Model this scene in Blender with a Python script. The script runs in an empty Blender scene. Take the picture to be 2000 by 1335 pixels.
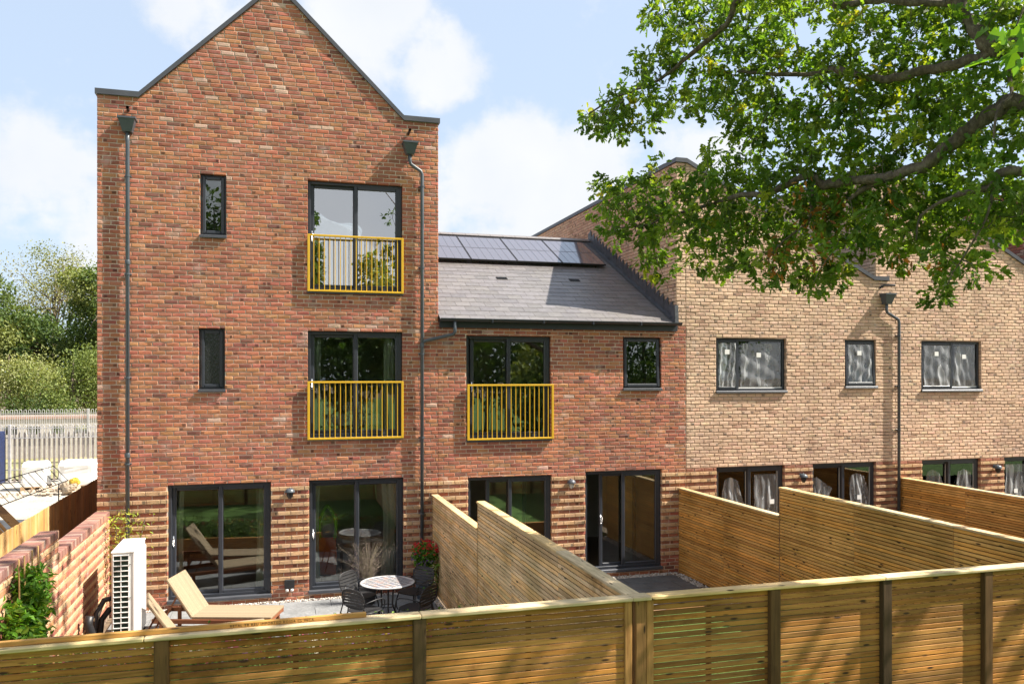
import bpy, math, random
import numpy as np
from mathutils import Vector, Matrix
random.seed(7); rng = np.random.default_rng(11)
R = math.radians
sc = bpy.context.scene
col = sc.collection

# ------------------------------------------------------------------ camera
cam = bpy.data.objects.new('camera', bpy.data.cameras.new('camera'))
col.objects.link(cam); sc.camera = cam
cam.location = (0, -15.6, 4.13)
cam.rotation_euler = (R(90), 0, R(-16.15))
cam.data.sensor_width = 36; cam.data.lens = 28.783
cam.data.shift_y = 0.0331
cam.data.clip_start = .05; cam.data.clip_end = 3000

# ------------------------------------------------------------------ sky
SUN = Vector((0.642, -0.162, 0.749)).normalized()      # towards the sun
el = math.asin(SUN.z); az = math.atan2(SUN.x, SUN.y)
w = bpy.data.worlds.new('World'); sc.world = w; w.use_nodes = True
nt = w.node_tree; nt.nodes.clear(); N = nt.nodes.new; L = nt.links.new
out = N('ShaderNodeOutputWorld')
sky = N('ShaderNodeTexSky'); sky.sky_type = 'NISHITA'; sky.sun_disc = False
sky.sun_elevation = el; sky.sun_rotation = az; sky.air_density = 1.0; sky.dust_density = 1.6; sky.ozone_density = 1.0
tc = N('ShaderNodeTexCoord')
sep = N('ShaderNodeSeparateXYZ'); L(tc.outputs['Generated'], sep.inputs[0])
def m_(op, a, b=None, c=None):
    n = N('ShaderNodeMath'); n.operation = op
    for i, v in enumerate((a, b, c)):
        if v is None: continue
        if isinstance(v, (int, float)): n.inputs[i].default_value = v
        else: L(v, n.inputs[i])
    return n.outputs[0]
zz = m_('MAXIMUM', sep.outputs[2], 0.0)
k = m_('ADD', zz, 0.22)
px = m_('DIVIDE', sep.outputs[0], k); py = m_('DIVIDE', sep.outputs[1], k)
cmb = N('ShaderNodeCombineXYZ'); L(px, cmb.inputs[0]); L(py, cmb.inputs[1])
n1 = N('ShaderNodeTexNoise'); n1.inputs['Scale'].default_value = 1.3; n1.inputs['Detail'].default_value = 9; n1.inputs['Roughness'].default_value = .56
L(cmb.outputs[0], n1.inputs['Vector'])
n2 = N('ShaderNodeTexNoise'); n2.inputs['Scale'].default_value = 9; n2.inputs['Detail'].default_value = 8; n2.inputs['Roughness'].default_value = .6
L(tc.outputs['Generated'], n2.inputs['Vector'])
# cumulus banks: (direction, angular size, weight)
acc = None
for d, s, wt in (((-.08, .928, .385), .075, .20), ((-.03, .93, .355), .08, .22), ((-.22, .931, .294), .07, .13),
                 ((.10, .917, .40), .10, .27), ((.18, .916, .36), .085, .24), ((-.24, .95, .21), .10, .26), ((-.15, .955, .16), .12, .22),
                 ((.27, .933, .235), .12, .27), ((.226, .955, .17), .12, .22), ((.35, .902, .235), .10, .24), ((.46, .85, .3), .2, .1), ((.3, .8, .46), .08, .12),
                 ((-.2, -.8, .5), .7, .35), ((.3, -.85, .3), .7, .35)):
    v = Vector(d).normalized()
    dp = N('ShaderNodeVectorMath'); dp.operation = 'DISTANCE'; L(tc.outputs['Generated'], dp.inputs[0]); dp.inputs[1].default_value = v
    mr = N('ShaderNodeMapRange'); mr.interpolation_type = 'SMOOTHSTEP'
    L(dp.outputs['Value'], mr.inputs['Value']); mr.inputs['From Min'].default_value = s * 1.25; mr.inputs['From Max'].default_value = s * .25
    mr.inputs['To Min'].default_value = 0; mr.inputs['To Max'].default_value = wt
    acc = mr.outputs[0] if acc is None else m_('MAXIMUM', acc, mr.outputs[0])
cl = m_('ADD', m_('MULTIPLY', n1.outputs[0], .55), m_('MULTIPLY', n2.outputs[0], .55))
cl = m_('ADD', cl, acc)
mask = N('ShaderNodeMapRange'); mask.interpolation_type = 'SMOOTHSTEP'; L(cl, mask.inputs['Value'])
mask.inputs['From Min'].default_value = .63; mask.inputs['From Max'].default_value = .77
n3 = N('ShaderNodeTexNoise'); n3.inputs['Scale'].default_value = 7; n3.inputs['Detail'].default_value = 6
L(tc.outputs['Generated'], n3.inputs['Vector'])
cr = N('ShaderNodeMix'); cr.data_type = 'RGBA'; L(n3.outputs[0], cr.inputs[0])
cr.inputs[6].default_value = (.74, .80, .89, 1); cr.inputs[7].default_value = (1.0, 1.0, 1.0, 1)
b1 = N('ShaderNodeBackground'); b2 = N('ShaderNodeBackground')
# a thin high veil whitens the blue
veil = N('ShaderNodeMix'); veil.data_type = 'RGBA'; veil.inputs[0].default_value = .80
L(sky.outputs[0], veil.inputs[6]); veil.inputs[7].default_value = (2.5, 3.0, 3.72, 1)
L(veil.outputs[2], b1.inputs[0]); b1.inputs[1].default_value = .10
L(cr.outputs[2], b2.inputs[0]); b2.inputs[1].default_value = .40
mx = N('ShaderNodeMixShader'); L(mask.outputs[0], mx.inputs[0]); L(b1.outputs[0], mx.inputs[1]); L(b2.outputs[0], mx.inputs[2])
L(mx.outputs[0], out.inputs[0])

sl = bpy.data.lights.new('sun', 'SUN'); sl.energy = 4.9; sl.angle = R(.53); sl.color = (1, .93, .82)
so = bpy.data.objects.new('sun', sl); col.objects.link(so)
so.rotation_euler = SUN.to_track_quat('Z', 'Y').to_euler(); so.location = (20, -10, 30)
sc.view_settings.view_transform = 'Standard'; sc.view_settings.look = 'None'; sc.view_settings.gamma = 1
sc.view_settings.exposure = 1.42
sc.cycles.max_bounces = 8; sc.cycles.transparent_max_bounces = 16

# ------------------------------------------------------------------ helpers
class MB:
    def __init__(s): s.v = []; s.f = []; s.c = []; s.m = []
    def add(s, vs, fs, c=(1, 1, 1), m=0):
        b = len(s.v); s.v.extend(vs)
        for f in fs: s.f.append(tuple(i + b for i in f)); s.c.append(c); s.m.append(m)
    def box(s, a, b, c=(1, 1, 1), m=0):
        x0, y0, z0 = a; x1, y1, z1 = b
        s.add([(x0,y0,z0),(x1,y0,z0),(x1,y1,z0),(x0,y1,z0),(x0,y0,z1),(x1,y0,z1),(x1,y1,z1),(x0,y1,z1)],
              [(0,3,2,1),(4,5,6,7),(0,1,5,4),(1,2,6,5),(2,3,7,6),(3,0,4,7)], c, m)
    def bbox(s, a, b, r=.004, c=(1,1,1), m=0):     # box with chamfered edges
        x0,y0,z0 = a; x1,y1,z1 = b; r = min(r, (x1-x0)/3, (y1-y0)/3, (z1-z0)/3)
        V = []; 
        for sx in (0,1):
            for sy in (0,1):
                for sz in (0,1):
                    X = (x0,x1)[sx]; Y = (y0,y1)[sy]; Z = (z0,z1)[sz]
                    dx = r*(1-2*sx); dy = r*(1-2*sy); dz = r*(1-2*sz)
                    V += [(X, Y+dy, Z+dz), (X+dx, Y, Z+dz), (X+dx, Y+dy, Z)]
        I = lambda sx,sy,sz,k: (sx*4+sy*2+sz)*3+k
        F = []
        for sx in (0,1):
            q = [I(sx,0,0,0),I(sx,1,0,0),I(sx,1,1,0),I(sx,0,1,0)]; F.append(q if sx else q[::-1])
        for sy in (0,1):
            q = [I(0,sy,0,1),I(1,sy,0,1),I(1,sy,1,1),I(0,sy,1,1)]; F.append(q[::-1] if sy else q)
        for sz in (0,1):
            q = [I(0,0,sz,2),I(1,0,sz,2),I(1,1,sz,2),I(0,1,sz,2)]; F.append(q if sz else q[::-1])
        for a_ in (0,1):
            for b_ in (0,1):
                F.append([I(a_,b_,0,0),I(a_,b_,1,0),I(a_,b_,1,1),I(a_,b_,0,1)])
                F.append([I(a_,0,b_,0),I(a_,1,b_,0),I(a_,1,b_,2),I(a_,0,b_,2)])
                F.append([I(0,a_,b_,1),I(1,a_,b_,1),I(1,a_,b_,2),I(0,a_,b_,2)])
                for c_ in (0,1): F.append([I(a_,b_,c_,0),I(a_,b_,c_,1),I(a_,b_,c_,2)])
        s.add(V, F, c, m)
    def obox(s, ctr, size, M, c=(1,1,1), m=0):
        hx,hy,hz = size[0]/2,size[1]/2,size[2]/2
        P = [M @ Vector(p) + Vector(ctr) for p in ((-hx,-hy,-hz),(hx,-hy,-hz),(hx,hy,-hz),(-hx,hy,-hz),(-hx,-hy,hz),(hx,-hy,hz),(hx,hy,hz),(-hx,hy,hz))]
        s.add([tuple(p) for p in P], [(0,3,2,1),(4,5,6,7),(0,1,5,4),(1,2,6,5),(2,3,7,6),(3,0,4,7)], c, m)
    def beam(s, a, b, wd, ht, c=(1,1,1), m=0, up=(0,0,1)):
        a = Vector(a); b = Vector(b); d = (b-a); ln = d.length; d.normalize()
        sd = d.cross(Vector(up)); 
        if sd.length < 1e-4: sd = Vector((1,0,0))
        sd.normalize(); u = sd.cross(d)
        M = Matrix((d, sd, u)).transposed()
        s.obox((a+b)/2, (ln, wd, ht), M, c, m)
    def tube(s, P, rad, n=8, c=(1,1,1), m=0, caps=True):
        P = [Vector(p) for p in P]
        if isinstance(rad, (int, float)): rad = [rad]*len(P)
        rings = []; up = None
        for i, p in enumerate(P):
            d = (P[min(i+1,len(P)-1)] - P[max(i-1,0)])
            if d.length < 1e-9: d = Vector((0,0,1))
            d.normalize()
            if up is None: up = Vector((0,0,1)) if abs(d.z) < .9 else Vector((1,0,0))
            a = d.cross(up)
            if a.length < 1e-3: a = d.cross(Vector((1,.3,0)))
            a.normalize(); b = a.cross(d); b.normalize(); up = b
            rings.append([tuple(p + (a*math.cos(t)+b*math.sin(t))*rad[i]) for t in [2*math.pi*k/n for k in range(n)]])
        vs = [v for r_ in rings for v in r_]; fs = []
        for i in range(len(P)-1):
            for k in range(n):
                k2 = (k+1) % n; fs.append((i*n+k, i*n+k2, (i+1)*n+k2, (i+1)*n+k))
        if caps: fs.append(tuple(range(n))[::-1]); fs.append(tuple((len(P)-1)*n+k for k in range(n)))
        s.add(vs, fs, c, m)
    def lathe(s, prof, o=(0,0,0), n=24, c=(1,1,1), m=0):
        vs = []; fs = []
        for r_, z in prof:
            for k in range(n): t = 2*math.pi*k/n; vs.append((o[0]+r_*math.cos(t), o[1]+r_*math.sin(t), o[2]+z))
        for i in range(len(prof)-1):
            for k in range(n): k2=(k+1)%n; fs.append((i*n+k, i*n+k2, (i+1)*n+k2, (i+1)*n+k))
        fs.append(tuple(range(n))[::-1]); fs.append(tuple((len(prof)-1)*n+k for k in range(n)))
        s.add(vs, fs, c, m)
    def prism(s, poly, y0, y1, c=(1,1,1), m=0, axis='y'):
        n = len(poly)
        if axis == 'y': A = [(p[0],y0,p[1]) for p in poly]; B = [(p[0],y1,p[1]) for p in poly]
        elif axis == 'x': A = [(y0,p[0],p[1]) for p in poly]; B = [(y1,p[0],p[1]) for p in poly]
        else: A = [(p[0],p[1],y0) for p in poly]; B = [(p[0],p[1],y1) for p in poly]
        fs = [tuple(range(n)), tuple(range(2*n-1, n-1, -1))]
        for i in range(n): j=(i+1)%n; fs.append((i, i+n, j+n, j))
        s.add(A+B, fs, c, m)
    def build(s, name, mats, parent=None, smooth=False, loc=None):
        if not isinstance(mats, (list, tuple)): mats = [mats]
        me = bpy.data.meshes.new(name); me.from_pydata(s.v, [], s.f)
        for mm in mats: me.materials.append(mm)
        if any(s.m): me.polygons.foreach_set('material_index', s.m)
        at = me.attributes.new('Col', 'FLOAT_COLOR', 'FACE')
        cc = np.ones((len(s.f), 4), np.float32); cc[:, :3] = np.array(s.c, np.float32).reshape(-1, 3); at.data.foreach_set('color', cc.ravel())
        if smooth: me.polygons.foreach_set('use_smooth', [True]*len(s.f))
        o = bpy.data.objects.new(name, me); col.objects.link(o)
        if parent: o.parent = parent
        if loc is not None: o.location = loc
        return o

def mesh_np(name, V, F, C, mat, parent=None, smooth=False):
    """V (n,3), F (m,k) int, C (m,3)"""
    me = bpy.data.meshes.new(name); k = F.shape[1]
    me.vertices.add(len(V)); me.vertices.foreach_set('co', V.astype(np.float32).ravel())
    me.loops.add(F.size); me.loops.foreach_set('vertex_index', F.astype(np.int32).ravel())
    me.polygons.add(len(F)); me.polygons.foreach_set('loop_start', np.arange(0, F.size, k, dtype=np.int32))
    me.polygons.foreach_set('loop_total', np.full(len(F), k, dtype=np.int32))
    me.update(calc_edges=True)
    at = me.attributes.new('Col', 'FLOAT_COLOR', 'FACE'); cc = np.ones((len(F),4), np.float32); cc[:, :3] = C; at.data.foreach_set('color', cc.ravel())
    me.materials.append(mat)
    if smooth: me.polygons.foreach_set('use_smooth', np.ones(len(F), bool))
    o = bpy.data.objects.new(name, me); col.objects.link(o)
    if parent: o.parent = parent
    return o

def tag(o, label=None, cat=None, group=None, kind=None):
    if label: o['label'] = label
    if cat: o['category'] = cat
    if group: o['group'] = group
    if kind: o['kind'] = kind
    return o
def empty(name, loc=(0,0,0), rz=0, **k):
    o = bpy.data.objects.new(name, None); col.objects.link(o); o.location = loc; o.rotation_euler = (0,0,rz)
    o.empty_display_size = .2
    return tag(o, **k) if k else o
def copy_tree(o, parent=None):
    c = o.copy(); col.objects.link(c)
    if parent: c.parent = parent
    for ch in [x for x in bpy.data.objects if x.parent == o]: copy_tree(ch, c)
    return c

# ------------------------------------------------------------------ materials
MATS = {}
def nodes(name):
    m = bpy.data.materials.new(name); m.use_nodes = True; t = m.node_tree; t.nodes.clear(); MATS[name] = m
    o = t.nodes.new('ShaderNodeOutputMaterial'); b = t.nodes.new('ShaderNodeBsdfPrincipled'); t.links.new(b.outputs[0], o.inputs[0])
    return m, t, b, o
def tex(t, kind, scale, vec=None, **k):
    n = t.nodes.new(kind); n.inputs['Scale'].default_value = scale
    for a, v in k.items(): n.inputs[a].default_value = v
    if vec is not None: t.links.new(vec, n.inputs['Vector'])
    return n
def objco(t, sx=1, sy=1, sz=1):
    c = t.nodes.new('ShaderNodeTexCoord'); mp = t.nodes.new('ShaderNodeMapping'); mp.inputs['Scale'].default_value = (sx, sy, sz)
    t.links.new(c.outputs['Object'], mp.inputs[0]); return mp.outputs[0]
def ramp(t, fac, stops):
    r = t.nodes.new('ShaderNodeValToRGB'); e = r.color_ramp.elements
    while len(e) < len(stops): e.new(.5)
    for i, (p, c) in enumerate(stops): e[i].position = p; e[i].color = (*c, 1) if len(c) == 3 else c
    t.links.new(fac, r.inputs[0]); return r.outputs[0]
def mul(t, a, b, f=1.0, mode='MULTIPLY'):
    n = t.nodes.new('ShaderNodeMix'); n.data_type = 'RGBA'; n.blend_type = mode; n.inputs[0].default_value = f if isinstance(f, (int,float)) else 0
    if not isinstance(f, (int, float)): t.links.new(f, n.inputs[0])
    for i, v in ((6, a), (7, b)):
        if isinstance(v, tuple): n.inputs[i].default_value = (*v, 1)
        else: t.links.new(v, n.inputs[i])
    return n.outputs[2]
def bump(t, b, h, strength=.3, dist=.01):
    n = t.nodes.new('ShaderNodeBump'); n.inputs['Strength'].default_value = strength; n.inputs['Distance'].default_value = dist
    t.links.new(h, n.inputs['Height']); t.links.new(n.outputs[0], b.inputs['Normal'])
def attr(t):
    a = t.nodes.new('ShaderNodeAttribute'); a.attribute_name = 'Col'; return a.outputs['Color']

def plain(name, c, rough=.5, metal=0, var=.12, vs=6, bmp=0, spec=None, coat=0):
    m, t, b, o = nodes(name)
    n = tex(t, 'ShaderNodeTexNoise', vs, objco(t), Detail=6)
    cc = ramp(t, n.outputs[0], [(.3, tuple(x*(1-var) for x in c)), (.7, tuple(min(1, x*(1+var)) for x in c))])
    t.links.new(mul(t, cc, attr(t)), b.inputs['Base Color'])
    rr = t.nodes.new('ShaderNodeMapRange'); t.links.new(n.outputs[0], rr.inputs[0]); rr.inputs[3].default_value = max(0, rough-.07); rr.inputs[4].default_value = min(1, rough+.07)
    t.links.new(rr.outputs[0], b.inputs['Roughness']); b.inputs['Metallic'].default_value = metal
    if bmp: bump(t, b, tex(t, 'ShaderNodeTexNoise', 90, objco(t), Detail=4).outputs[0], bmp, .003)
    return m

def brickmat(name, light=(1, 1, 1)):
    m, t, b, o = nodes(name); v = objco(t)
    a = attr(t)
    big = tex(t, 'ShaderNodeTexNoise', .9, v, Detail=4); fine = tex(t, 'ShaderNodeTexNoise', 55, v, Detail=6, Roughness=.7)
    mid = tex(t, 'ShaderNodeTexNoise', 9, v, Detail=3)
    c = mul(t, a, ramp(t, fine.outputs[0], [(.25, (.74,.70,.68)), (.5, (1,1,1)), (.78, (1.2,1.18,1.14))]))
    c = mul(t, c, ramp(t, big.outputs[0], [(.3, (.86,.84,.84)), (.7, (1.12,1.1,1.06))]))
    stk = tex(t, 'ShaderNodeTexNoise', 2.4, objco(t, 1, 1, .10), Detail=6, Roughness=.6)
    c = mul(t, c, ramp(t, stk.outputs[0], [(.32, (.84,.82,.81)), (.5, (1,1,1)), (.72, (1.09,1.08,1.07))]))
    dark = ramp(t, mid.outputs[0], [(.62, (0,0,0)), (.75, (1,1,1))])
    c = mul(t, c, mul(t, c, (.62,.55,.55)), mul(t, dark, (.6,.6,.6)), 'MIX')
    # lime bloom
    wn = tex(t, 'ShaderNodeTexNoise', 2.6, v, Detail=8, Roughness=.65)
    wf = ramp(t, wn.outputs[0], [(.56, (0,0,0)), (.76, (.5,.5,.5))])
    c = mul(t, c, (.62,.50,.44), wf, 'MIX')
    t.links.new(c, b.inputs['Base Color']); b.inputs['Roughness'].default_value = .9
    b.inputs['Specular IOR Level'].default_value = .25
    bump(t, b, fine.outputs[0], .55, .006)
    return m
M = {}
M['brick'] = brickmat('brick')
M['mortar'] = plain('lime_mortar', (.56,.46,.37), .95, var=.15, vs=30, bmp=.4)
M['mortar_b'] = plain('buff_mortar', (.30,.225,.17), .95, var=.25, vs=30, bmp=.4)
M['anthracite'] = plain('anthracite_paint', (.028,.032,.042), .38, var=.06)
M['coping'] = plain('grey_coping_metal', (.075,.078,.088), .45, metal=.3, var=.12, vs=3)
M['pipe'] = plain('pipe_plastic', (.065,.078,.092), .35, var=.1)
M['sillm'] = plain('sill_metal', (.09,.095,.11), .4, metal=.3, var=.08)
M['chrome'] = plain('chrome', (.75,.75,.76), .18, metal=1, var=.05)
M['yellow'] = plain('yellow_paint', (.62,.37,.02), .42, var=.06)
M['interior'] = plain('interior_plaster', (.42,.40,.36), .9, var=.05)
M['intfloor'] = plain('interior_floor', (.16,.11,.07), .6, var=.15)
M['curtain'] = plain('curtain_cloth', (.50,.50,.40), .95, var=.06)
M['white'] = plain('white_paint', (.78,.78,.76), .35, var=.04)
M['bedding'] = plain('white_bedding', (.72,.72,.70), .9, var=.05)
M['lead'] = plain('lead', (.085,.09,.10), .5, metal=.3, var=.3, vs=8)
M['black'] = plain('black_plastic', (.015,.015,.017), .45, var=.2)
M['darkm'] = plain('dark_metal', (.03,.03,.032), .5, metal=.2, var=.15)
M['gravelm'] = plain('white_stones', (.55,.52,.49), .9, var=.25, vs=20)
M['lampglass'] = plain('lamp_glass', (.5,.48,.44), .12, var=.1)

def glassmat(name, ior=1.75, tint=(.93,.97,.95)):
    m = bpy.data.materials.new(name); m.use_nodes = True; t = m.node_tree; t.nodes.clear()
    o = t.nodes.new('ShaderNodeOutputMaterial'); tr = t.nodes.new('ShaderNodeBsdfTransparent'); tr.inputs[0].default_value = (*tint, 1)
    g = t.nodes.new('ShaderNodeBsdfGlossy'); g.inputs['Roughness'].default_value = .003; g.inputs[0].default_value = (.96,.98,1,1)
    f = t.nodes.new('ShaderNodeFresnel'); f.inputs[0].default_value = ior
    n = tex(t, 'ShaderNodeTexNoise', .9, objco(t), Detail=1)
    bp = t.nodes.new('ShaderNodeBump'); bp.inputs['Strength'].default_value = .06; bp.inputs['Distance'].default_value = .04
    t.links.new(n.outputs[0], bp.inputs['Height']); t.links.new(bp.outputs[0], g.inputs['Normal'])
    mx_ = t.nodes.new('ShaderNodeMixShader'); t.links.new(f.outputs[0], mx_.inputs[0]); t.links.new(tr.outputs[0], mx_.inputs[1]); t.links.new(g.outputs[0], mx_.inputs[2])
    t.links.new(mx_.outputs[0], o.inputs[0]); return m
M['glass'] = glassmat('window_glass', 1.95)
M['glass_top'] = glassmat('coated_window_glass', 5.2)
def frostmat():
    m, t, b, o = nodes('frosted_glass')
    b.inputs['Base Color'].default_value = (.02,.022,.022,1); b.inputs['Roughness'].default_value = .22
    bump(t, b, tex(t, 'ShaderNodeTexNoise', 60, objco(t,1,1,.4), Detail=3).outputs[0], .8, .01); return m
M['frost'] = frostmat()
def filmmat():
    m = bpy.data.materials.new('plastic_film'); m.use_nodes = True; t = m.node_tree; t.nodes.clear()
    o = t.nodes.new('ShaderNodeOutputMaterial'); tr = t.nodes.new('ShaderNodeBsdfTransparent')
    b = t.nodes.new('ShaderNodeBsdfPrincipled'); b.inputs['Base Color'].default_value = (.62,.64,.66,1); b.inputs['Roughness'].default_value = .38
    v = objco(t, 1, 1, .16); n = tex(t, 'ShaderNodeTexNoise', 4.2, v, Detail=2, Distortion=.25)
    f = ramp(t, n.outputs[0], [(.28, (.50,)*3), (.38, (.24,)*3), (.39, (.6,)*3), (.40, (.22,)*3), (.52, (.15,)*3), (.62, (.24,)*3), (.63, (.65,)*3), (.65, (.45,)*3)])
    mx_ = t.nodes.new('ShaderNodeMixShader'); t.links.new(f, mx_.inputs[0]); t.links.new(tr.outputs[0], mx_.inputs[1]); t.links.new(b.outputs[0], mx_.inputs[2])
    bump(t, b, n.outputs[0], .15, .06); t.links.new(mx_.outputs[0], o.inputs[0]); return m
M['film'] = filmmat()

def woodmat(name, ax, base, stain=.0, rough=.75):
    """ax: grain axis index; the attribute colour carries each board's own tone"""
    m, t, b, o = nodes(name)
    s = [14, 14, 14]; s[ax] = .9
    v = objco(t, *s); g = tex(t, 'ShaderNodeTexNoise', 3.2, v, Detail=7, Roughness=.62, Distortion=.5)
    s2 = [1.0, 1.0, 1.0]; s2[ax] = .28
    kn = tex(t, 'ShaderNodeTexVoronoi', 12.5, objco(t, *s2)); kn.feature = 'F1'; kn.inputs['Randomness'].default_value = 1
    kf = ramp(t, kn.outputs['Distance'], [(.09, (1,1,1)), (.17, (0,0,0))])
    c = mul(t, attr(t), base)
    c = mul(t, c, ramp(t, g.outputs[0], [(.28, (.58,.50,.42)), (.5, (1,1,1)), (.72, (1.22,1.18,1.08))]))
    big = tex(t, 'ShaderNodeTexNoise', 1.3, objco(t), Detail=5)
    c = mul(t, c, ramp(t, big.outputs[0], [(.35, (.78,.76,.66)), (.65, (1.12,1.08,1.05))]))
    c = mul(t, c, (.055,.025,.012), kf, 'MIX')
    if stain:
        st = tex(t, 'ShaderNodeTexNoise', .8, objco(t, 1, 1.3, 1.1), Detail=8, Roughness=.6)
        sf = ramp(t, st.outputs[0], [(.60, (0,0,0)), (.64, (stain,)*3)])
        c = mul(t, c, mul(t, c, (.42,.32,.2)), sf, 'MIX')
    t.links.new(c, b.inputs['Base Color']); b.inputs['Roughness'].default_value = rough; b.inputs['Specular IOR Level'].default_value = .3
    bump(t, b, g.outputs[0], .35, .004)
    return m
M['wx'] = woodmat('fence_timber_long', 0, (.41,.205,.06), .6)
M['wy'] = woodmat('fence_timber_side', 1, (.80,.58,.34), .6)
M['wyg'] = woodmat('fence_timber_golden', 1, (.66,.38,.12), .0)
M['wz'] = woodmat('post_timber', 2, (.17,.10,.05), .3)
M['wzl'] = woodmat('closeboard_timber', 2, (.50,.33,.15), .3)
M['capx'] = woodmat('cap_timber_long', 0, (.62,.50,.32))
M['capy'] = woodmat('cap_timber_side', 1, (.62,.50,.32))
M['battenm'] = woodmat('batten_timber', 0, (.55,.30,.09))
M['teak'] = woodmat('teak', 0, (.20,.075,.035))

def leafmat(name, trans=.45, rough=.45):
    m, t, b, o = nodes(name); a = attr(t)
    n = tex(t, 'ShaderNodeTexNoise', 3, objco(t), Detail=3)
    c = mul(t, a, ramp(t, n.outputs[0], [(.3, (.75,.8,.7)), (.7, (1.25,1.2,1.1))]))
    t.links.new(c, b.inputs['Base Color']); b.inputs['Roughness'].default_value = rough; b.inputs['Specular IOR Level'].default_value = .22
    tl = t.nodes.new('ShaderNodeBsdfTranslucent'); t.links.new(mul(t, c, (1.55,1.5,.5)), tl.inputs[0])
    mx_ = t.nodes.new('ShaderNodeMixShader'); mx_.inputs[0].default_value = trans
    t.links.new(b.outputs[0], mx_.inputs[1]); t.links.new(tl.outputs[0], mx_.inputs[2]); t.links.new(mx_.outputs[0], o.inputs[0])
    return m
M['leaf'] = leafmat('oak_leaf'); M['leaf2'] = leafmat('tree_leaf', .25, .65)
def barkmat():
    m, t, b, o = nodes('bark'); v = objco(t, 1, 1, .5)
    n = tex(t, 'ShaderNodeTexNoise', 22, v, Detail=8, Roughness=.7)
    t.links.new(ramp(t, n.outputs[0], [(.3, (.035,.026,.02)), (.52, (.12,.09,.065)), (.75, (.24,.20,.15))]), b.inputs['Base Color'])
    b.inputs['Roughness'].default_value = .95; bump(t, b, n.outputs[0], 1, .02); return m
M['bark'] = barkmat()
M['drygrass'] = plain('dry_grass', (.9,.9,.9), .9, var=.1)
def slatemat():
    m, t, b, o = nodes('roof_slate'); v = objco(t)
    n = tex(t, 'ShaderNodeTexNoise', 14, v, Detail=6)
    t.links.new(mul(t, attr(t), ramp(t, n.outputs[0], [(.3, (.128,.118,.116)), (.7, (.17,.16,.158))])), b.inputs['Base Color'])
    b.inputs['Roughness'].default_value = .42; b.inputs['Specular IOR Level'].default_value = .6; bump(t, b, n.outputs[0], .15, .004); return m
M['slate'] = slatemat()
def pvmat():
    m, t, b, o = nodes('solar_cells'); b.inputs['Roughness'].default_value = .12
    b.inputs['Base Color'].default_value = (.11,.095,.105,1); b.inputs['Coat Weight'].default_value = 1; b.inputs['Coat Roughness'].default_value = .05; return m
M['pv'] = pvmat()
def groundmat(name, c1, c2, scale=3, bm=.4, rough=.95):
    m, t, b, o = nodes(name); v = objco(t)
    n = tex(t, 'ShaderNodeTexNoise', scale, v, Detail=9, Roughness=.65); f = tex(t, 'ShaderNodeTexNoise', scale*14, v, Detail=5)
    c = mul(t, ramp(t, n.outputs[0], [(.35, c1), (.65, c2)]), ramp(t, f.outputs[0], [(.3, (.75,.75,.75)), (.7, (1.15,1.15,1.15))]))
    t.links.new(c, b.inputs['Base Color']); b.inputs['Roughness'].default_value = rough; bump(t, b, f.outputs[0], bm, .03); return m
M['site'] = groundmat('site_concrete', (.33,.29,.235), (.46,.41,.345), .9)
M['soil'] = groundmat('soil', (.10,.07,.045), (.2,.15,.10), 1.5)
M['grass'] = groundmat('lawn_grass', (.055,.12,.018), (.10,.19,.03), 2, 1)
M['verge'] = groundmat('verge_grass', (.16,.17,.06), (.34,.30,.16), 1, 1)
M['paving'] = groundmat('grey_paving', (.17,.175,.18), (.26,.265,.27), 2.2, .15, .7)
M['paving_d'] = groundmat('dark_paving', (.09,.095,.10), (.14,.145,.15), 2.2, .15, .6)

# ------------------------------------------------------------------ bricks
CURZ = [0.0]
def pal_red():
    q = random.random()
    if 8.5 < CURZ[0] < 10.9: q = q*1.025
    if q < .60: c = (.375+random.uniform(-.03,.05), .152+random.uniform(-.015,.025), .092+random.uniform(-.01,.012))
    elif q < .84: c = (.315+random.uniform(-.03,.03), .125+random.uniform(-.01,.015), .086)
    elif q < .93: c = (.43, .20+random.uniform(-.02,.02), .105)
    elif q < .975: c = (.27, .10, .07)
    elif q < .992: c = (.19, .085, .065)
    else: c = (.49, .33, .26)
    k = random.uniform(.93, 1.08); return tuple(x*k for x in c)
def pal_buff():
    q = random.random()
    if q < .6: c = (.60, .43, .31)
    elif q < .8: c = (.55, .385, .275)
    elif q < .93: c = (.62, .46, .33)
    else: c = (.45, .30, .215)
    k = random.uniform(.93, 1.07); return tuple(x*k for x in c)
def pal_buffband():
    k = random.uniform(.88, 1.1); return (.52*k, .345*k, .20*k)
def pal_brown():
    k = random.uniform(.8, 1.15); return (.30*k, .135*k, .088*k)
def pal_mulled():
    q = random.random()
    c = (.30,.10,.065) if q < .6 else (.24,.09,.07) if q < .85 else (.42,.27,.2)
    k = random.uniform(.85, 1.15); return tuple(x*k for x in c)

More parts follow.
